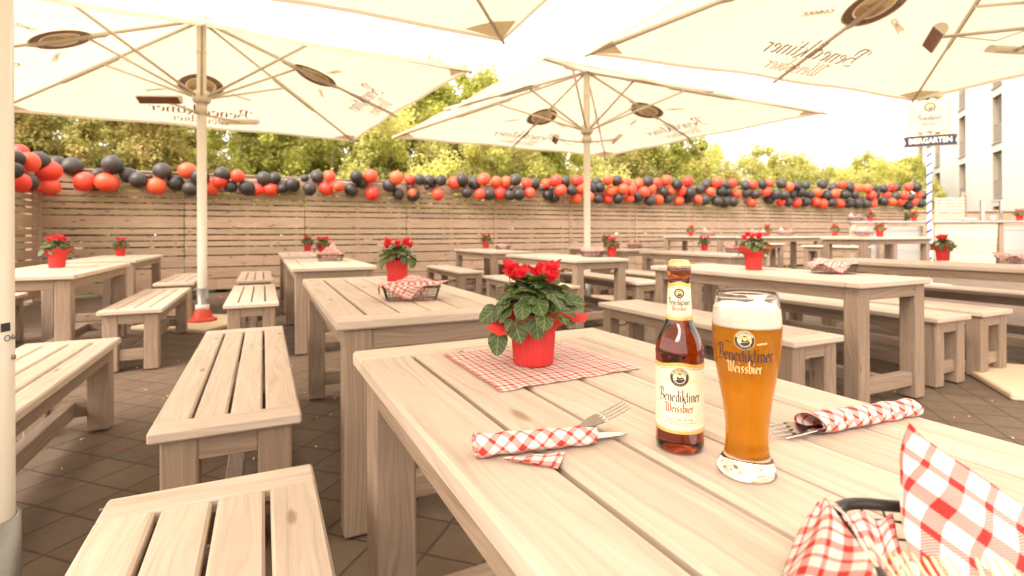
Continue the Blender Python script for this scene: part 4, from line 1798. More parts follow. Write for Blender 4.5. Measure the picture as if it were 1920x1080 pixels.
def make_pot(seed, flare, droop, nleaf=84, special=True):
    rnd = random.Random(seed)
    root = empty("potted_cyclamen")
    tag(root, None, 'pot plant')
    # crepe wrapper
    mb = MB()

    def fn(r, z, a, i):
        rid = 1 + .007 * sin(a * 47) + .006 * sin(a * 83 + z * 30)
        if z > .074:
            t = (z - .074) / .064
            wv = flare(a)
            r2 = .0489 + t ** 1.35 * wv
            z2 = .074 + .056 * t - droop(a) * t * t
            return r2 * (1 + .03 * sin(a * 9 + 1) * t + .008 * sin(a * 42)), z2 + .007 * sin(a * 7 + 2) * t
        # vertical pleats on one side
        pl_ = .035 * max(0, sin((a - 5.1) * 5)) * (1 if 4.9 < a < 5.9 else 0)
        return r * rid * (1 + pl_ * z / .09), z
    prof = [(.0435, .001), (.0447, .004)] + [(.045 + .0045 * t / 8, .004 + .070 * t / 8) for t in range(1, 9)] + [(.05, .0741 + .064 * t / 10) for t in range(0, 11)]
    mb.lathe(prof, 144, fn=fn)
    mb.lathe([(0, .0015), (.0436, .0015)], 24)
    mb.build("crepe_wrapper", 'crepe', root)
    so_ = MB()
    so_.lathe([(0, .090), (.046, .088), (.046, .08)], 20)
    so_.build("soil", 'soil', root)
    lf = MB()
    C = Vector((0, 0, .121))
    for i in range(nleaf):
        e = -.12 + 1.62 * ((i + .5) / nleaf) ** .95
        a = i * 2.39996 + rnd.uniform(-.3, .3)
        rr = .068 + .020 * cos(e)
        d = Vector((cos(a) * cos(e), sin(a) * cos(e), sin(e)))
        pos = C + Vector((d.x * rr, d.y * rr, d.z * .068)) * rnd.uniform(.82, 1.05)
        tip = Vector((cos(a) * sin(e + .25), sin(a) * sin(e + .25), -cos(e + .25))) + Vector((rnd.uniform(-.5, .5), rnd.uniform(-.5, .5), rnd.uniform(-.1, .25))) + d * .45
        nr = d + Vector((rnd.uniform(-.35, .35), rnd.uniform(-.35, .35), rnd.uniform(0, .5)))
        leaf(lf, pos, tip, nr, rnd.uniform(.027, .040), rnd)
        # petiole
        lf.tube([Vector((d.x * .02, d.y * .02, .09)), (pos + Vector((d.x * .02, d.y * .02, .09))) / 2 + Vector((0, 0, .02)), pos], .0013, 4, mi=1, cap=False)
    if special:
        for (x, z, y, sz, ang) in ((-.078, .062, -.048, .036, -.1), (-.040, .098, -.076, .040, .3), (.004, .103, -.074, .038, .1), (.080, .138, -.01, .036, 1.45), (-.092, .118, -.03, .034, -.9)):
            pos = Vector((x, y, z))
            leaf(lf, pos, Vector((sin(ang) * 1.0, -.15, -cos(ang))), Vector((x * 2, -1, .35)), sz, rnd, .12)
    lf.build("foliage", ['leaf', 'stem'], root)
    fpos = [(-.054, -.01, .206), (-.028, -.022, .194), (-.036, .018, .186), (.016, -.01, .196), (.048, -.010, .202), (.036, -.022, .186)]
    for k, (x, y, z) in enumerate(fpos if special else fpos[:6]):
        st = MB()
        x += rnd.uniform(-.004, .004)
        if not special:
            x, y = x * .9 + rnd.uniform(-.02, .02), y + rnd.uniform(-.02, .02)
        st.tube([(x * .4, y * .4, .10), (x * .8, y * .8, .15), (x, y, z + .001)], [.0016, .0014, .0012], 5)
        fmb = flower_mesh(seed * 10 + k)
        # tilt a little
        R_ = Euler((rnd.uniform(-.3, .3), rnd.uniform(-.3, .3), rnd.uniform(0, 6))).to_matrix()
        vs0 = [tuple(R_ @ Vector(p) * 1.02 + Vector((x, y, z))) for p in fmb.v]
        fmb.v = vs0
        o0 = len(fmb.v)
        fmb.v += st.v
        fmb.f += [[i + o0 for i in f] for f in st.f]
        fmb.uv += st.uv
        fmb.mi += [1] * len(st.f)
        fmb.sm += st.sm
        fmb.build("flower", ['petal', 'stem'], root)
    return root


potA = make_pot(3, lambda a: .010 + .066 * max(0, cos(a + .15)) ** 1.3 + .050 * max(0, cos(a - 3.7)) ** 2 + .02 * max(0, cos(a - 1.7)),
                lambda a: .050 * max(0, cos(a - 3.7)) ** 2 + .026 * max(0, cos(a + .15)) ** 2)
potB = make_pot(5, lambda a: .020 + .030 * (cos(a * 2) ** 2), lambda a: .0, 40, False)
potC = make_pot(8, lambda a: .006 + .006 * sin(a * 3), lambda a: .0, 42, False)
potD = make_pot(12, lambda a: .045 + .018 * cos(a * 2), lambda a: -.012 * cos(a * 2), 34, False)
POTS = [  # proto, px, py, h, rz, scale, label
    (potA, 1000, 680, TH + .004, 0, 1.0, "large red wrapped cyclamen on the check placemat, nearest pot plant"),
    (potC, 745, 536, TH, 1.0, 1.02, "red wrapped cyclamen behind the check lined basket on the second table"),
    (potD, 1413, 506, TH, .2, 1.12, "red flared cyclamen pot on the table right behind the beer glass"),
    (potB, 107, 502, TH, 2.0, 1.12, "red wrapped cyclamen on the far left table"),
    (potC, 226, 480, TH, 3.0, .98, "small red cyclamen pot in front of the fence on the left rear table"),
    (potB, 606, 480, TH, 4.0, 1.0, "cyclamen half hidden by a basket on the third table, right one of a close pair"),
    (potC, 577, 471, TH, 5.0, 1.05, "cyclamen on the table by the fence, left one of a close pair"),
    (potC, 911, 466, TH, .5, 1.1, "small cyclamen pot against the fence, above the nearest plant's left side"),
    (potB, 1147, 481, TH, 1.6, .92, "cyclamen pot right of the far parasol pole, front one of two"),
    (potC, 1137, 465, TH, 2.7, 1.0, "cyclamen pot right of the far parasol pole, rear one of two"),
    (potC, 1321, 470, TH, 3.3, .92, "small cyclamen pot behind the beer glass, on the table with the white napkins"),
    (potB, 1768, 489, TH, 4.4, 1.02, "cyclamen pot with dense leaves just right of the striped pole"),
    (potC, 1301, 433, None, 1.0, 1.0, "tiny cyclamen pot on the tall table by the fence"),
    (potC, 1445, 436, None, 2.0, 1.0, "tiny cyclamen pot between two white napkin baskets on a tall table"),
    (potB, 1636, 440, None, 3.0, .95, "cyclamen pot on the nearest tall table, left of the striped pole"),
    (potC, 1568, 432, None, 4.0, 1.0, "tiny cyclamen pot on the half hidden tall table"),
]
# places of the tall-table pots, on the table itself
TP = {1301: (4.35, 12.75), 1445: (5.62, 11.55), 1636: (6.35, 9.05), 1568: (7.15, 11.6)}
POS = {}
for pr, px, py, h, rz, sc2, lab in POTS:
    if h is None:
        x, y = TP[px]
        p = Vector((x, y, HT))
    else:
        p = bp(px, py, h)
    POS[px] = p
    take(pr, p, rz, lab, 'pot plant', "red wrapped cyclamen pots", sc2 * (1 if px == 1000 else 1.15))
for k, (px, sc2, lab) in enumerate([(1632, 1.1, "red pot on the bar counter directly above the tall table's cyclamen"), (1714, 1.1, "red pot on the bar counter just left of the striped pole"),
                                    (1912, 1.25, "red pot on the bar counter cut off by the right edge")]):
    take(potB, ((px - 960) / F * 12.75, 12.75, BT - .001), 1 + k, lab, 'pot plant', "red wrapped cyclamen pots", sc2)

# ------------------------------------------------------------------ wire baskets with napkins
def rrect(a, b, r, z, n=6):
    pts = []
    for cx, cy_, a0 in ((a - r, b - r, 0), (-(a - r), b - r, pi / 2), (-(a - r), -(b - r), pi), (a - r, -(b - r), 1.5 * pi)):
        for k in range(n + 1):
            t = a0 + pi / 2 * k / n
            pts.append(Vector((cx + r * cos(t), cy_ + r * sin(t), z)))
    return pts


BA, BB, BHH = .125, .088, .062


def make_basket(rim_r=.004):
    root = empty("wire_basket")
    tag(root, None, 'basket')
    rm = MB()
    rm.tube(rrect(BA, BB, .03, BHH), rim_r, 10, closed=True)
    rm.build("rim", 'black_metal', root)
    wm_ = MB()
    for t in (.04, .25, .46, .66, .84):
        wm_.tube(rrect(BA * (.86 + .14 * t), BB * (.86 + .14 * t), .03, BHH * t), .0009, 4, closed=True)
    top = rrect(BA, BB, .03, BHH, 6)
    bot = rrect(BA * .86, BB * .86, .03, .002, 6)

    def along(loop, t):
        Ls = [(loop[(i + 1) % len(loop)] - loop[i]).length for i in range(len(loop))]
        T_ = sum(Ls) * t
        for i, l_ in enumerate(Ls):
            if T_ <= l_:
                return loop[i].lerp(loop[(i + 1) % len(loop)], T_ / max(l_, 1e-9))
            T_ -= l_
        return loop[0]
    for k in range(56):
        wm_.tube([along(bot, k / 56), along(top, k / 56)], .0008, 4, cap=False)
    for k in range(9):
        x = -BA * .8 + BA * 1.6 * k / 8
        wm_.tube([(x, -BB * .84, .002), (x, BB * .84, .002)], .0008, 4)
    wm_.build("wire_mesh", 'black_metal', root)
    return root


def make_cloth(seed, styles, half=.155, rot=.78, name="check_napkin"):
    rnd = random.Random(seed)
    c, s_ = cos(rot), sin(rot)
    ph = [rnd.uniform(0, 6) for _ in range(6)]

    def P(u, v):
        a, b = (u * 2 - 1) * half, (v * 2 - 1) * half
        x, y = a * c - b * s_, a * s_ + b * c
        ang = atan2(y / BB, x / BA)
        q_ = max(abs(x) / (BA * .93), abs(y) / (BB * .93))
        wr = .004 * sin(a * 90 + ph[0]) * sin(b * 80 + ph[1]) + .003 * sin((a + b) * 130 + ph[2])
        if q_ < 1:
            t = max(0, (q_ - .45) / .55)
            return Vector((x * .93, y * .93, .012 + (BHH - .006) * t * t * (3 - 2 * t) + wr + .004))
        w_ = 0
        st = 0
        for (sa, sv) in styles:
            k = max(0, cos(ang - sa)) ** 2
            w_ += k
            st += k * sv
        st = st / max(w_, 1e-6)
        d = (q_ - 1) * (BA + BB) / 2
        ex = Vector((x, y, 0)) / q_
        dr = Vector((x, y, 0)).normalized()
        if st > 0:
            return ex * .97 + dr * d * (1 - st) * .7 + Vector((0, 0, BHH + .008 + d * st)) + dr * wr * 2
        return ex * 1.05 + dr * min(d, .02) + Vector((0, 0, BHH + .009 - max(0, d - .015) * (-st))) + dr * wr
    mb = MB()
    mb.sheet(P, 40, 40, lambda u, v: (u * half * 2, v * half * 2))
    return mb.build(name, 'check')


bk = make_basket()
clA = make_cloth(1, [(0, .15), (pi / 2, .18), (pi - .2, -.5), (-pi / 2 - .7, -.95), (-pi / 2 + .6, .1)])
clB = make_cloth(2, [(0, .8), (pi / 2, .2), (pi, .9), (-pi / 2, .1)])
clC = make_cloth(3, [(.5, .3), (pi / 2 + .3, .9), (pi, .3), (-pi / 2, .5)])
BAS = [  # px, py, h, cloth, rz, scale, basket label, napkin label
    (772, 561, TH, clA, .18, 1.0, "black wire basket in front of the pot on the second table", "check napkin draped over the basket on the second table"),
    (620, 489, TH, clC, .1, 1.05, "wire basket on the third table", "check napkin folded into the basket on the third table"),
    (603, 473, TH, clB, .0, 1.0, "wire basket on the fence end table, behind the third table", "check napkin standing up in the basket on the fence end table"),
    (943, 467.5, TH, clA, .3, 1.1, "wire basket right of the small pot against the fence", "check napkin over the basket beside the small pot against the fence"),
    (1110, 482, TH, clB, .3, 1.0, "wire basket left of the far parasol pole", "pale check napkin with raised corners by the far parasol pole"),
    (1190, 466, TH, clC, .3, 1.0, "wire basket on the table behind the far parasol pole", "pale check napkin on the table behind the far parasol pole"),
    (1378, 474, TH, clB, .1, 1.0, "wire basket just left of the flared red pot, farther back", "white looking napkin peak just left of the flared red pot"),
    (1562, 513, TH, clA, .0, 1.08, "wire basket on the table corner right of the beer glass", "check napkin spread over the basket right of the beer glass"),
    (1903, 494, TH, clA, .2, 1.05, "wire basket cut off by the right edge", "check napkin in the basket cut off by the right edge"),
]
BT_ = [((4.62, 12.35), clC, "wire basket on the tall table by the fence", "crumpled pale napkin on the tall table by the fence"),
       ((5.25, 11.2), clB, "left wire basket on the middle tall table", "left white napkin with two peaks on the middle tall table"),
       ((6.0, 11.5), clC, "right wire basket on the middle tall table", "right crumpled napkin on the middle tall table"),
       ((5.85, 8.75), clB, "wire basket on the nearest tall table", "pale napkin with two peaks on the nearest tall table")]
ALLB = [(bp(px, py, h), c_, rz, s2, l1, l2) for px, py, h, c_, rz, s2, l1, l2 in BAS]
ALLB += [(Vector((x, y, HT)), c_, .3, 1.2, l1, l2) for (x, y), c_, l1, l2 in BT_]
ALLB += [(Vector(((1603 - 960) / F * 12.8, 12.8, BT)), clC, .1, 1.2, "wire basket on the left end of the bar counter", "crumpled pale napkin on the left end of the bar counter")]
for p, c_, rz, s2, l1, l2 in ALLB:
    take(bk, p, rz, l1, 'basket', "black wire baskets on the tables", s2)
    take(c_, p + Vector((0, 0, .001)), rz, l2, 'napkin', "check napkins in the baskets", s2)

# the big basket at the lower right
big = copy_tree(bk)
big.location = bp(1620, 1200, TH)
RZ = -.20
cz, sz_ = cos(RZ), sin(RZ)
rc = bp(1540, 937, TH + BHH * 1.15)
half = Vector((BA * 1.15 * cz + BB * 1.15 * sz_, BA * 1.15 * sz_ - BB * 1.15 * cz, 0))
big.location = (rc.x + half.x, rc.y + half.y, TH)
big.rotation_euler = (0, 0, RZ)
big.scale = (1.15, 1.15, 1.15)
tag(big, "large black wire basket at the lower right, holding napkin and sticks", 'basket', "black wire baskets on the tables")


def zp(x, y, Y):
    """detail-crop coordinates of the lower right corner -> point at depth Y"""
    return bpY(1440 + x / 3.375, 760 + y / 3.375, Y)


def poly(pts, t):
    n = len(pts) - 1
    t = min(max(t, 0), 1) * n
    i = min(int(t), n - 1)
    f = t - i
    p0, p1, p2, p3 = pts[max(i - 1, 0)], pts[i], pts[i + 1], pts[min(i + 2, n)]
    return .5 * ((2 * p1) + (p2 - p0) * f + (2 * p0 - 5 * p1 + 4 * p2 - p3) * f * f + (3 * p1 - p0 - 3 * p2 + p3) * f ** 3)


nb = MB()
# outer drape over the left rim
Lo = [zp(312, 655, .414), zp(230, 760, .421), zp(170, 880, .423), zp(112, 1000, .4225), zp(70, 1110, .421), zp(30, 1230, .42)]


def crz(x, y, z=.853):
    py = 760 + y / 3.375
    return zp(x, y, (CAMH - z) * F / (py - 435))


Cr = [crz(370, 618, .850), crz(450, 690), crz(530, 790), crz(610, 920), crz(680, 1070), crz(720, 1230)]


def S1(u, v):
    a, b = poly(Lo, v), poly(Cr, v)
    p = a.lerp(b, u)
    p += Vector((-.2, -.2, .9)) * (.012 * sin(pi * u) ** .8 * (.3 + v)) + Vector((0, 0, 1)) * .003 * sin(u * 9 + v * 6)
    return p


nb.sheet(S1, 20, 30, lambda u, v: (.012 + u * .062 * (1 + v * .8), v * .150))
# inner part falling into the basket
In = [zp(790, 712, .426), zp(800, 760, .420), zp(815, 830, .412), zp(850, 930, .398), zp(900, 1050, .385), zp(960, 1230, .365)]


def S2(u, v):
    a, b = poly(Cr, v), poly(In, v)
    p = a.lerp(b, u)
    top = sin(pi * u) * (1 - v) ** 2
    p += Vector((0, .002, -.004)) * top + Vector((0, 0, -.018)) * sin(pi * u) * min(1, v * 2.2) + Vector((0, 0, .003 * sin(u * 14 + v * 5)))
    return p


nb.sheet(S2, 22, 30, lambda u, v: (.074 + u * .105, .01 + v * .150))
# standing corner
Le = [zp(893, 112, .432), zp(838, 210, .430), zp(795, 310, .427), zp(772, 430, .424), zp(770, 570, .422), zp(790, 715, .418), zp(825, 850, .41), zp(850, 1000, .40), zp(850, 1250, .385)]
Ri = [zp(893, 112, .432), zp(985, 205, .430), zp(1150, 325, .424), zp(1330, 440, .416), zp(1500, 560, .406), zp(1700, 700, .394), zp(1950, 880, .38), zp(2150, 1030, .37), zp(2350, 1250, .355)]


def S3(u, v):
    a, b = poly(Le, v), poly(Ri, v)
    p = a.lerp(b, u)
    wv = sin(min(1, u * 5) * pi / 2)
    p += Vector((0, -.014 * (1 - wv) * min(1, v * 3), 0)) + Vector((0, (.008 * sin(u * 5 + v * 3) + .003 * sin(u * 13 - v * 4)) * v, 0))
    return p


c35, s35 = cos(radians(37)), sin(radians(37))
tipp = Le[0]


def uv3(u, v):
    p = S3(u, v) - tipp
    x, z = p.x, p.z
    return (x * c35 - z * s35 + .004, -x * s35 - z * c35 + .006)


nb.sheet(S3, 36, 40, uv3)
nbo = tag(nb.build("check_napkin", 'check'), "large check napkin rising to a point in the lower right basket", 'napkin', "check napkins in the baskets")
md = nbo.modifiers.new("thick", 'SOLIDIFY')
md.thickness = .0006
STK = [(570, 840, 760, 1130), (617, 825, 835, 1130), (762, 928, 870, 1130), (805, 930, 925, 1130), (850, 922, 955, 1130), (905, 930, 1030, 1130), (980, 958, 1085, 1130), (1030, 955, 1140, 1130),
       (1075, 948, 1190, 1130), (1130, 948, 1265, 1130), (1315, 965, 1375, 1130), (1370, 958, 1460, 1130), (1425, 960, 1535, 1130), (1487, 970, 1630, 1130)]
for k, (x0, y0, x1, y1) in enumerate(STK):
    a = zp(x0, y0, .352 + .004 * (k % 3))
    b = zp(x1, y1, .338 + .004 * (k % 3))
    b2 = a + (b - a) * 1.55
    q = MB()
    q.tube([a, a.lerp(b2, .12), b2], [.0006, .00125, .00135], 8)
    tag(q.build("wooden_stick", 'stick'), "%s pale wooden stick in the lower right basket" % ("leftmost", "second from left", "third from left", "fourth from left", "fifth from left", "sixth from left", "seventh from left", "seventh from right", "sixth from right", "fifth from right", "fourth from right", "third from right", "second from right", "rightmost")[k], 'stick', "wooden sticks in the lower right basket")

# ------------------------------------------------------------------ placemat
pm = MB()
c0, c1, c2, c3 = [Vector((*p, TH + .0016)) for p in ((-.167, 1.268), (-.023, .969), (.279, 1.132), (.135, 1.405))]


def PM(u, v):
    p = (c0.lerp(c1, u)).lerp(c3.lerp(c2, u), v)
    e = 16 * u * (1 - u) * v * (1 - v)
    p.z += .0012 * (1 + sin(u * 23 + v * 5) * sin(v * 17 + 1)) + .0035 * max(0, sin(u * 3 + v * 31)) * (u > .55) * (u - .55)
    p += Vector((.002 * sin(v * 19), .002 * sin(u * 17), 0))
    return p


pm.sheet(PM, 40, 40, lambda u, v: (u * .33, v * .33))
o = tag(pm.build("paper_placemat", 'check_small'), "red and white check paper placemat under the nearest pot plant", 'placemat')

# ------------------------------------------------------------------ cutlery rolls
def roll(A, B, ra, rb2, name_label, cut, seed, flap=None, open_end=False):
    A, B = Vector((*A, TH)), Vector((*B, TH))
    ax = (B - A)
    L_ = ax.length
    ax.normalize()
    sd2 = Vector((-ax.y, ax.x, 0))
    mb = MB()
    turns = 2.3

    def P(u, v):
        th = -pi / 2 + u * turns * 2 * pi
        k = 1 - .30 * (1 - u)                    # spiral inwards
        r = (ra + (rb2 - ra) * v)
        wx = r * 1.15 * k
        wz = r * .78 * k
        lc = v * L_ + cut * (cos(th) * .5 + .5) * v
        p = A + ax * lc + sd2 * (cos(th) * wx) + Vector((0, 0, r * .78 + .0006 + sin(th) * wz))
        p += sd2 * .0012 * sin(v * 31 + u * 9 + seed) + Vector((0, 0, .0008 * sin(v * 23 + u * 12)))
        p.z = max(p.z, TH + .0007 + .0004 * (1 - u))
        return p
    mb.sheet(P, 110, 26, lambda u, v: (.707 * (u * .21 + v * L_), .707 * (-u * .21 + v * L_)))
    if flap:
        f0, f1, f2 = [Vector((*p, 0)) for p in flap]

        def Q(u, v):
            a = f0.lerp(f1, u)
            p = a.lerp(f0.lerp(f2, u), v)
            p.z = TH + .0012 + .0035 * (1 - u) * 1 + .0010 * sin(u * 15) * v
            return p
        mb.sheet(Q, 14, 8, lambda u, v: (u * .07, v * .03))
        mb.sheet(lambda u, v: Q(u * .93, v * .93 + .03) + Vector((0, 0, .0016)), 14, 8, lambda u, v: (u * .07 + .01, v * .03))
    return tag(mb.build("rolled_napkin", 'check_roll'), name_label, 'napkin', "check napkins rolled round the cutlery")


M['check_roll'] = check_mat("red_check_roll", per=.038, trans=.1)
roll((-.050, .690), (.112, .733), .0190, .0155, "rolled check napkin left of the bottle with fork tines sticking out", .012, 1,
     flap=((-.0135, .672), (.056, .652), (.070, .700)))
roll((.640, .842), (.428, .762), .0165, .0200, "rolled check napkin right of the beer glass, open toward the glass", -.012, 4)


def fork_mesh(L_=.19):
    mb = MB()
    # along +x; tines at +x end, z up; curved
    def cz_(x):
        return .010 * ((x - .05) / .14) ** 2 if x > .05 else .004 * ((.05 - x) / .05) ** 2
    n = 16
    Wd_ = lambda x: .0045 if x < .03 else .0026 if x < .115 else .0026 + (.0105 - .0026) * min(1, (x - .115) / .018)
    vs = []
    for i in range(n + 1):
        x = .150 * i / n
        z = cz_(x)
        w_ = Wd_(x)
        vs += [(x, -w_, z), (x, w_, z), (x, w_, z + .0016), (x, -w_, z + .0016)]
    fs = []
    for i in range(n):
        a = i * 4
        for k in range(4):
            fs.append([a + k, a + (k + 1) % 4, a + 4 + (k + 1) % 4, a + 4 + k][::-1])
    fs += [[0, 1, 2, 3], [n * 4 + k for k in (3, 2, 1, 0)]]
    mb.add(vs, fs, None, 0, False)
    for k in range(4):
        y = -.0088 + .0176 * k / 3
        mb.tube([(x, y * (1 + .05), cz_(x) + .0008 + (.004 * ((x - .15) / .045) ** 2 if x > .15 else 0)) for x in (.146, .157, .168, .180, .192)], [.0016, .0014, .0013, .0012, .0006], 6, flat=(1.0, .8))
    return mb


def place_along(o, a, b, roll_=0.0, anchor=0.0):
    """put mesh built along +x so that x = anchor sits at a and it points to b"""
    d = (Vector(b) - Vector(a)).normalized()
    y = Vector((0, 0, 1)).cross(d).normalized()
    z = d.cross(y)
    R_ = Matrix((d, y, z)).transposed().to_4x4() @ Matrix.Rotation(roll_, 4, 'X')
    o.matrix_world = Matrix.Translation(Vector(a)) @ R_ @ Matrix.Translation((-anchor, 0, 0))


fk = fork_mesh().build("fork", 'cutlery')
tag(fk, "steel fork with tines raised from the left napkin roll", 'fork', "forks in the napkin rolls")
place_along(fk, (.010, .696, TH + .010), (.159, .763, TH + .030), .25, .02)
fk2 = fork_mesh().build("fork", 'cutlery')
tag(fk2, "steel fork poking out of the right napkin roll beside the glass", 'fork', "forks in the napkin rolls")
place_along(fk2, (.430, .764, TH + .012), bp(1441, 797, TH + .026), 2.6, .115)


def knife_mesh():
    mb = MB()
    pts = [(0, .008), (.09, .006), (.10, .009), (.17, .0095), (.195, .005), (.203, 0)]
    bot = [(.203, 0), (.19, -.0045), (.10, -.005), (.09, -.005), (0, -.007)]
    ol = pts + bot[1:]
    n = len(ol)
    vs = [(x, y, -.0008) for x, y in ol] + [(x, y, .0008) for x, y in ol]
    fs = [list(range(n)), [n + i for i in range(n)][::-1]] + [[i, n + i, n + (i + 1) % n, (i + 1) % n] for i in range(n)]
    mb.add(vs, fs, None, 0, False)
    return mb


kn = knife_mesh().build("table_knife", 'cutlery')
tag(kn, "steel knife tip sticking out of the left napkin roll", 'knife', "knives in the napkin rolls")
place_along(kn, (-.026, .692, TH + .010), (.166, .758, TH + .004), .15, .0)
kn2 = knife_mesh().build("table_knife", 'cutlery')
tag(kn2, "steel knife lying in the mouth of the right napkin roll", 'knife', "knives in the napkin rolls")
place_along(kn2, (.435, .758, TH + .006), bp(1458, 826, TH + .003), .5, .15)

# ------------------------------------------------------------------ bottle
bpos = bp(1274.5, 838, TH)
bot = empty("beer_bottle", bpos, atan2(-bpos.y, -bpos.x), "brown long neck beer bottle with cream labels and gold cap", 'bottle')
SB = 1.0
prof = [(0, .002), (.022, .0015), (.0285, .001), (.0308, .0035), (.0318, .009), (.0320, .014), (.0316, .021), (.0316, .024), (.0318, .030), (.0318, .128), (.0321, .131), (.0322, .134), (.0312, .139),
        (.0296, .146), (.0270, .1535), (.0240, .160), (.0210, .166), (.0188, .171), (.0174, .176), (.0168, .182), (.0158, .200), (.0150, .218), (.0145, .230), (.0142, .2345),
        (.0150, .2352), (.0158, .2375), (.0160, .243), (.0154, .249), (.0140, .2515), (.0, .2516)]
gb = MB()
gb.lathe([(r, z) for r, z in prof], 64)
body = gb.build("glass_body", 'amber', bot)


def rad(z):
    for (r0, z0), (r1, z1) in zip(prof[3:], prof[4:]):
        if z0 <= z <= z1:
            return r0 + (r1 - r0) * (z - z0) / max(z1 - z0, 1e-9)
    return prof[3][0]


def wrap(x, y, lift):
    r = rad(y) + .00022 + lift
    a = x / rad(y)
    return Vector((r * cos(a), r * sin(a), y))


# NB: local +x faces the camera, +x on the label runs to the viewer's right
def wr_(x, y, l_):
    return wrap(x, y, l_)


def label_patch(name, z0, z1, half_w, arch, mats):
    mb = MB()

    def topz(u):
        return z1 + arch * (max(0, cos(u * 1.5)) ** 1.0 if abs(u) < 1 else 0) - (.0025 * (1 - cos(u * 12)) * .5 if arch else 0)
    mb.sheet(lambda u, v: wr_((u * 2 - 1) * half_w, z0 + (topz(u * 2 - 1) - z0) * v, 0), 60, 14, None, 0)
    # gold bands along the lower and upper edges, thin dark lines inside them
    for (o0, o1, mi_, lf_) in ((0, .0038, 1, .00012), (.0048, .0053, 2, .00012)):
        mb.sheet(lambda u, v: wr_((u * 2 - 1) * half_w, z0 + o0 + (o1 - o0) * v, lf_), 60, 1, None, mi_)
        mb.sheet(lambda u, v: wr_((u * 2 - 1) * half_w, topz(u * 2 - 1) - o0 * 1.3 - (o1 - o0) * 1.3 * v, lf_), 60, 1, None, mi_)
    return mb.build(name, mats, bot)


lab1 = label_patch("main_label", .029, .114, .094, .009, ['cream_paper', 'gold', 'ink'])
lab2 = label_patch("neck_label", .1765, .2225, .046, .006, ['cream_paper', 'gold', 'ink'])
MI = dict(gold=2, ring=0, cream=4, robe=0, skin=5)
MATS = ['ink', 'red_print', 'gold', 'pale_gold', 'cream_print', 'skin_print']
mk = Marks(wr_, .00008)
mk.emblem(0, .1035, .0125, MI)
mk.ear(.0145, .0975, .011, .12, 3)
mk.ear(-.0145, .0985, .011, pi - .3, 3)
mk.word("Benediktiner", .0092, .0005, .0710, 0, nib=(.08, .06), sx=.97)
mk.word("Weissbier", .0074, 0, .0570, 1, nib=(.085, .06), sx=1.0)
mk.caps("N A T U R T R Ü B", .0026, 0, .0465, 0, 2, 1.15)
mk.caps("TRADITIONELL GEBRAUT NACH KLOSTERART", .0013, 0, .0432, 0, 2, 1.2)
mk.caps("GEBRAUT UND ABGEFÜLLT", .0013, 0, .0408, 0, 2, 1.2)
mk.ring(.026, .0510, .0045, .0049, 3, 1)
mk.ring(.026, .0510, .0028, .0031, 3, 1)
mk.mb.build("label_print", MATS, lab1)
mk = Marks(wr_, .00008)
mk.emblem(0, .2125, .0068, MI, False)
mk.ear(.0080, .2085, .0045, .1, 3)
mk.ear(-.0080, .2085, .0045, pi - .1, 3)
mk.word("Benediktiner", .0054, 0, .1965, 0, nib=(.085, .065), sx=.90)
mk.word("Weissbier", .0043, 0, .1888, 1, nib=(.085, .065), sx=.92)
mk.caps("N A T U R T R Ü B", .0016, 0, .1846, 0, 2, 1.1)
mk.mb.build("label_print", MATS, lab2)
cp = MB()
cp.lathe([(.0, .2575), (.0105, .2572), (.0128, .2562), (.0143, .2535), (.0150, .2505), (.0160, .2470), (.0152, .2468), (.0140, .2500)], 126,
         fn=lambda r, z, a, i: (r * (1 + (.028 * max(0, (.2555 - z) / .009) * (1 if sin(a * 21) > 0 else -1) * abs(sin(a * 21)) ** .5)), z))

M['cap'] = plain("cream_gold_cap_paint", (.68, .50, .22), .25, .4, .25, 0, 400)
cp.build("crown_cap", 'cap', bot)

# ------------------------------------------------------------------ glass of wheat beer
gpos = bp(1400.5, 886, TH)
gl = empty("beer_glass", gpos, atan2(-gpos.y, -gpos.x), "tall curved glass of cloudy wheat beer with white foam", 'glass')
Kz = .0002425
pg = [(985, 133), (975, 139), (955, 140), (930, 132), (905, 119), (885, 108), (865, 103.5), (830, 100.5), (790, 100), (750, 101), (700, 105), (650, 112), (600, 120), (550, 129), (500, 138), (450, 146),
      (400, 153), (350, 159), (300, 162), (250, 163.5), (200, 161.5), (150, 156), (110, 150), (76, 144)]
out = [((r) * Kz, (985 - y) * Kz * 1.0) for y, r in pg]
out = [(r, z + .0006) for r, z in out]


def grad(z, prof_=out):
    for (r0, z0), (r1, z1) in zip(prof_, prof_[1:]):
        if z0 <= z <= z1:
            return r0 + (r1 - r0) * (z - z0) / max(z1 - z0, 1e-9)
    return prof_[-1][0]


ztop = out[-1][1]
inn = []
z = .0245
n = 30
for i in range(n + 1):
    zz = .0245 + (ztop - .0245) * i / n
    inn.append((grad(zz) - .0014, zz))
inn_b = [(0, .0205), (.006, .0206), (.012, .0209), (.0165, .0216), (.0205, .0229)]
loop = [(0, .0010), (.010, .0010), (.022, .0008), (out[0][0] - .0035, .0005), (out[0][0] - .0012, .0009), (out[0][0] - .0003, .0020), (out[1][0] - .0001, .0034)] + out[2:] + [(out[-1][0] - .0002, ztop + .0005), (out[-1][0] - .0007, ztop + .0007), (out[-1][0] - .0012, ztop + .0005)] + inn[::-1] + inn_b[::-1]
gg = MB()
gg.lathe(loop, 72)
gbody = gg.build("glass_body", 'glass', gl)
zb, zf, zft = .0245, .1812, .2040
be = MB()
bl_ = [(0, .0206)] + [(r + .00012, z_ + .0001) for r, z_ in inn_b[1:]] + [(grad(zb + (zf - zb) * i / 30) - .00125, zb + (zf - zb) * i / 30) for i in range(31)] + [(0, zf)]
be.lathe(bl_, 64)
be.build("beer", 'beer', gl)
fo = MB()
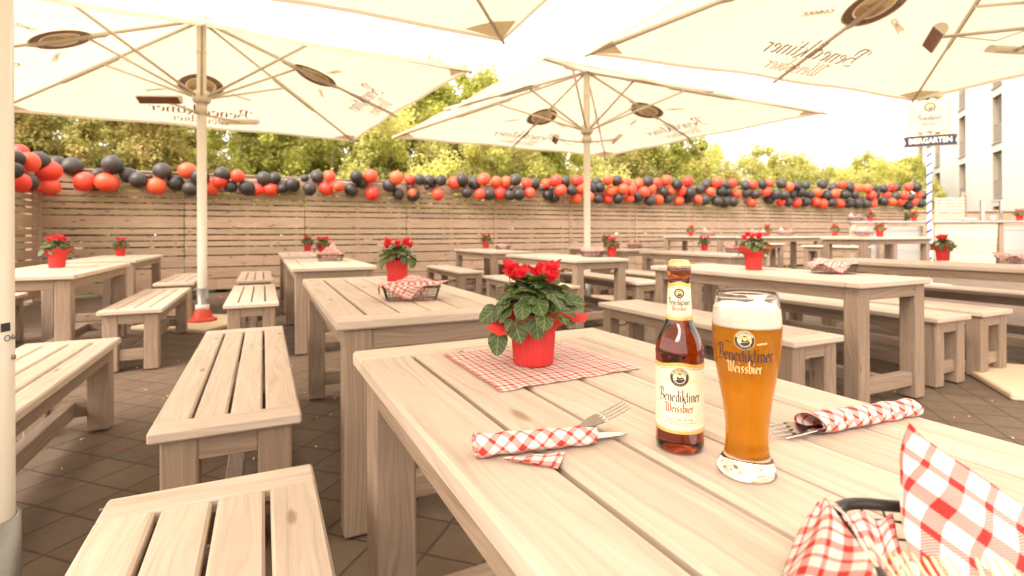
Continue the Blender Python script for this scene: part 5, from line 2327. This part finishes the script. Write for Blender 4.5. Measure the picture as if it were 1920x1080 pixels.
fl_ = [(0, zf + .0002)] + [(grad(zf + (zft - zf) * i / 8) - .00125, zf + .0002 + (zft - zf) * i / 8) for i in range(9)] + [(grad(zft) - .006, zft + .0016), (.015, zft + .003), (0, zft + .0026)]
fo.lathe(fl_, 64, fn=lambda r, z, a, i: (r, z + (.0016 * sin(a * 3 + 1) + .0006 * sin(a * 11) if z > zf + .01 else .0010 * sin(a * 5) * (z < zf + .0003) * 0)))
fo.build("foam", 'foam', gl)


def wg(x, y, lift):
    r = grad(y) + .00015 + lift
    a = x / grad(y)
    return Vector((r * cos(a), r * sin(a), y))


mk = Marks(wg, .00008)
ox = -.0022
mk.emblem(ox, .1690, .0115, MI)
mk.ear(ox + .0130, .1645, .012, .15, 3)
mk.ear(ox - .0130, .1645, .009, pi - .2, 0)
mk.word("Benediktiner", .0104, ox + .0005, .1435, 0, nib=(.08, .06), sx=1.0)
mk.word("Weissbier", .0080, ox, .1300, 3, nib=(.07, .05), sx=.98)
mk.mb.build("glass_print", MATS, gbody)

# ------------------------------------------------------------------ crumbs on the paving
lt = MB()
rl_ = random.Random(3)
for k in range(320):
    x, y = rl_.uniform(-3.2, 3.5), rl_.uniform(.9, 5)
    s_ = rl_.uniform(.003, .010)
    a = rl_.uniform(0, 3)
    lt.tube([(x, y, .003), (x + cos(a) * s_ * 2, y + sin(a) * s_ * 2, .004)], [s_ * .5, s_ * .3], 5, mi=rl_.choice((0, 0, 1)))
tag(lt.build("litter", ['stick', 'orange_rubber']), kind='stuff')
rs = MB()
for k in range(26):
    p = fa + fdir * rl_.uniform(-2.6, 3) - Vector((-.428, .904, 0)) * rl_.uniform(.1, .9)
    a = rl_.uniform(0, 6)
    rs.sheet(lambda u, v, p=p, a=a: Vector((p.x + (u - .5) * .12 * cos(a) - (v - .5) * .05 * sin(a), p.y + (u - .5) * .12 * sin(a) + (v - .5) * .05 * cos(a), .006 + .01 * sin(u * 3))), 3, 1)
tag(rs.build("red_scraps", 'b_red'), kind='stuff')
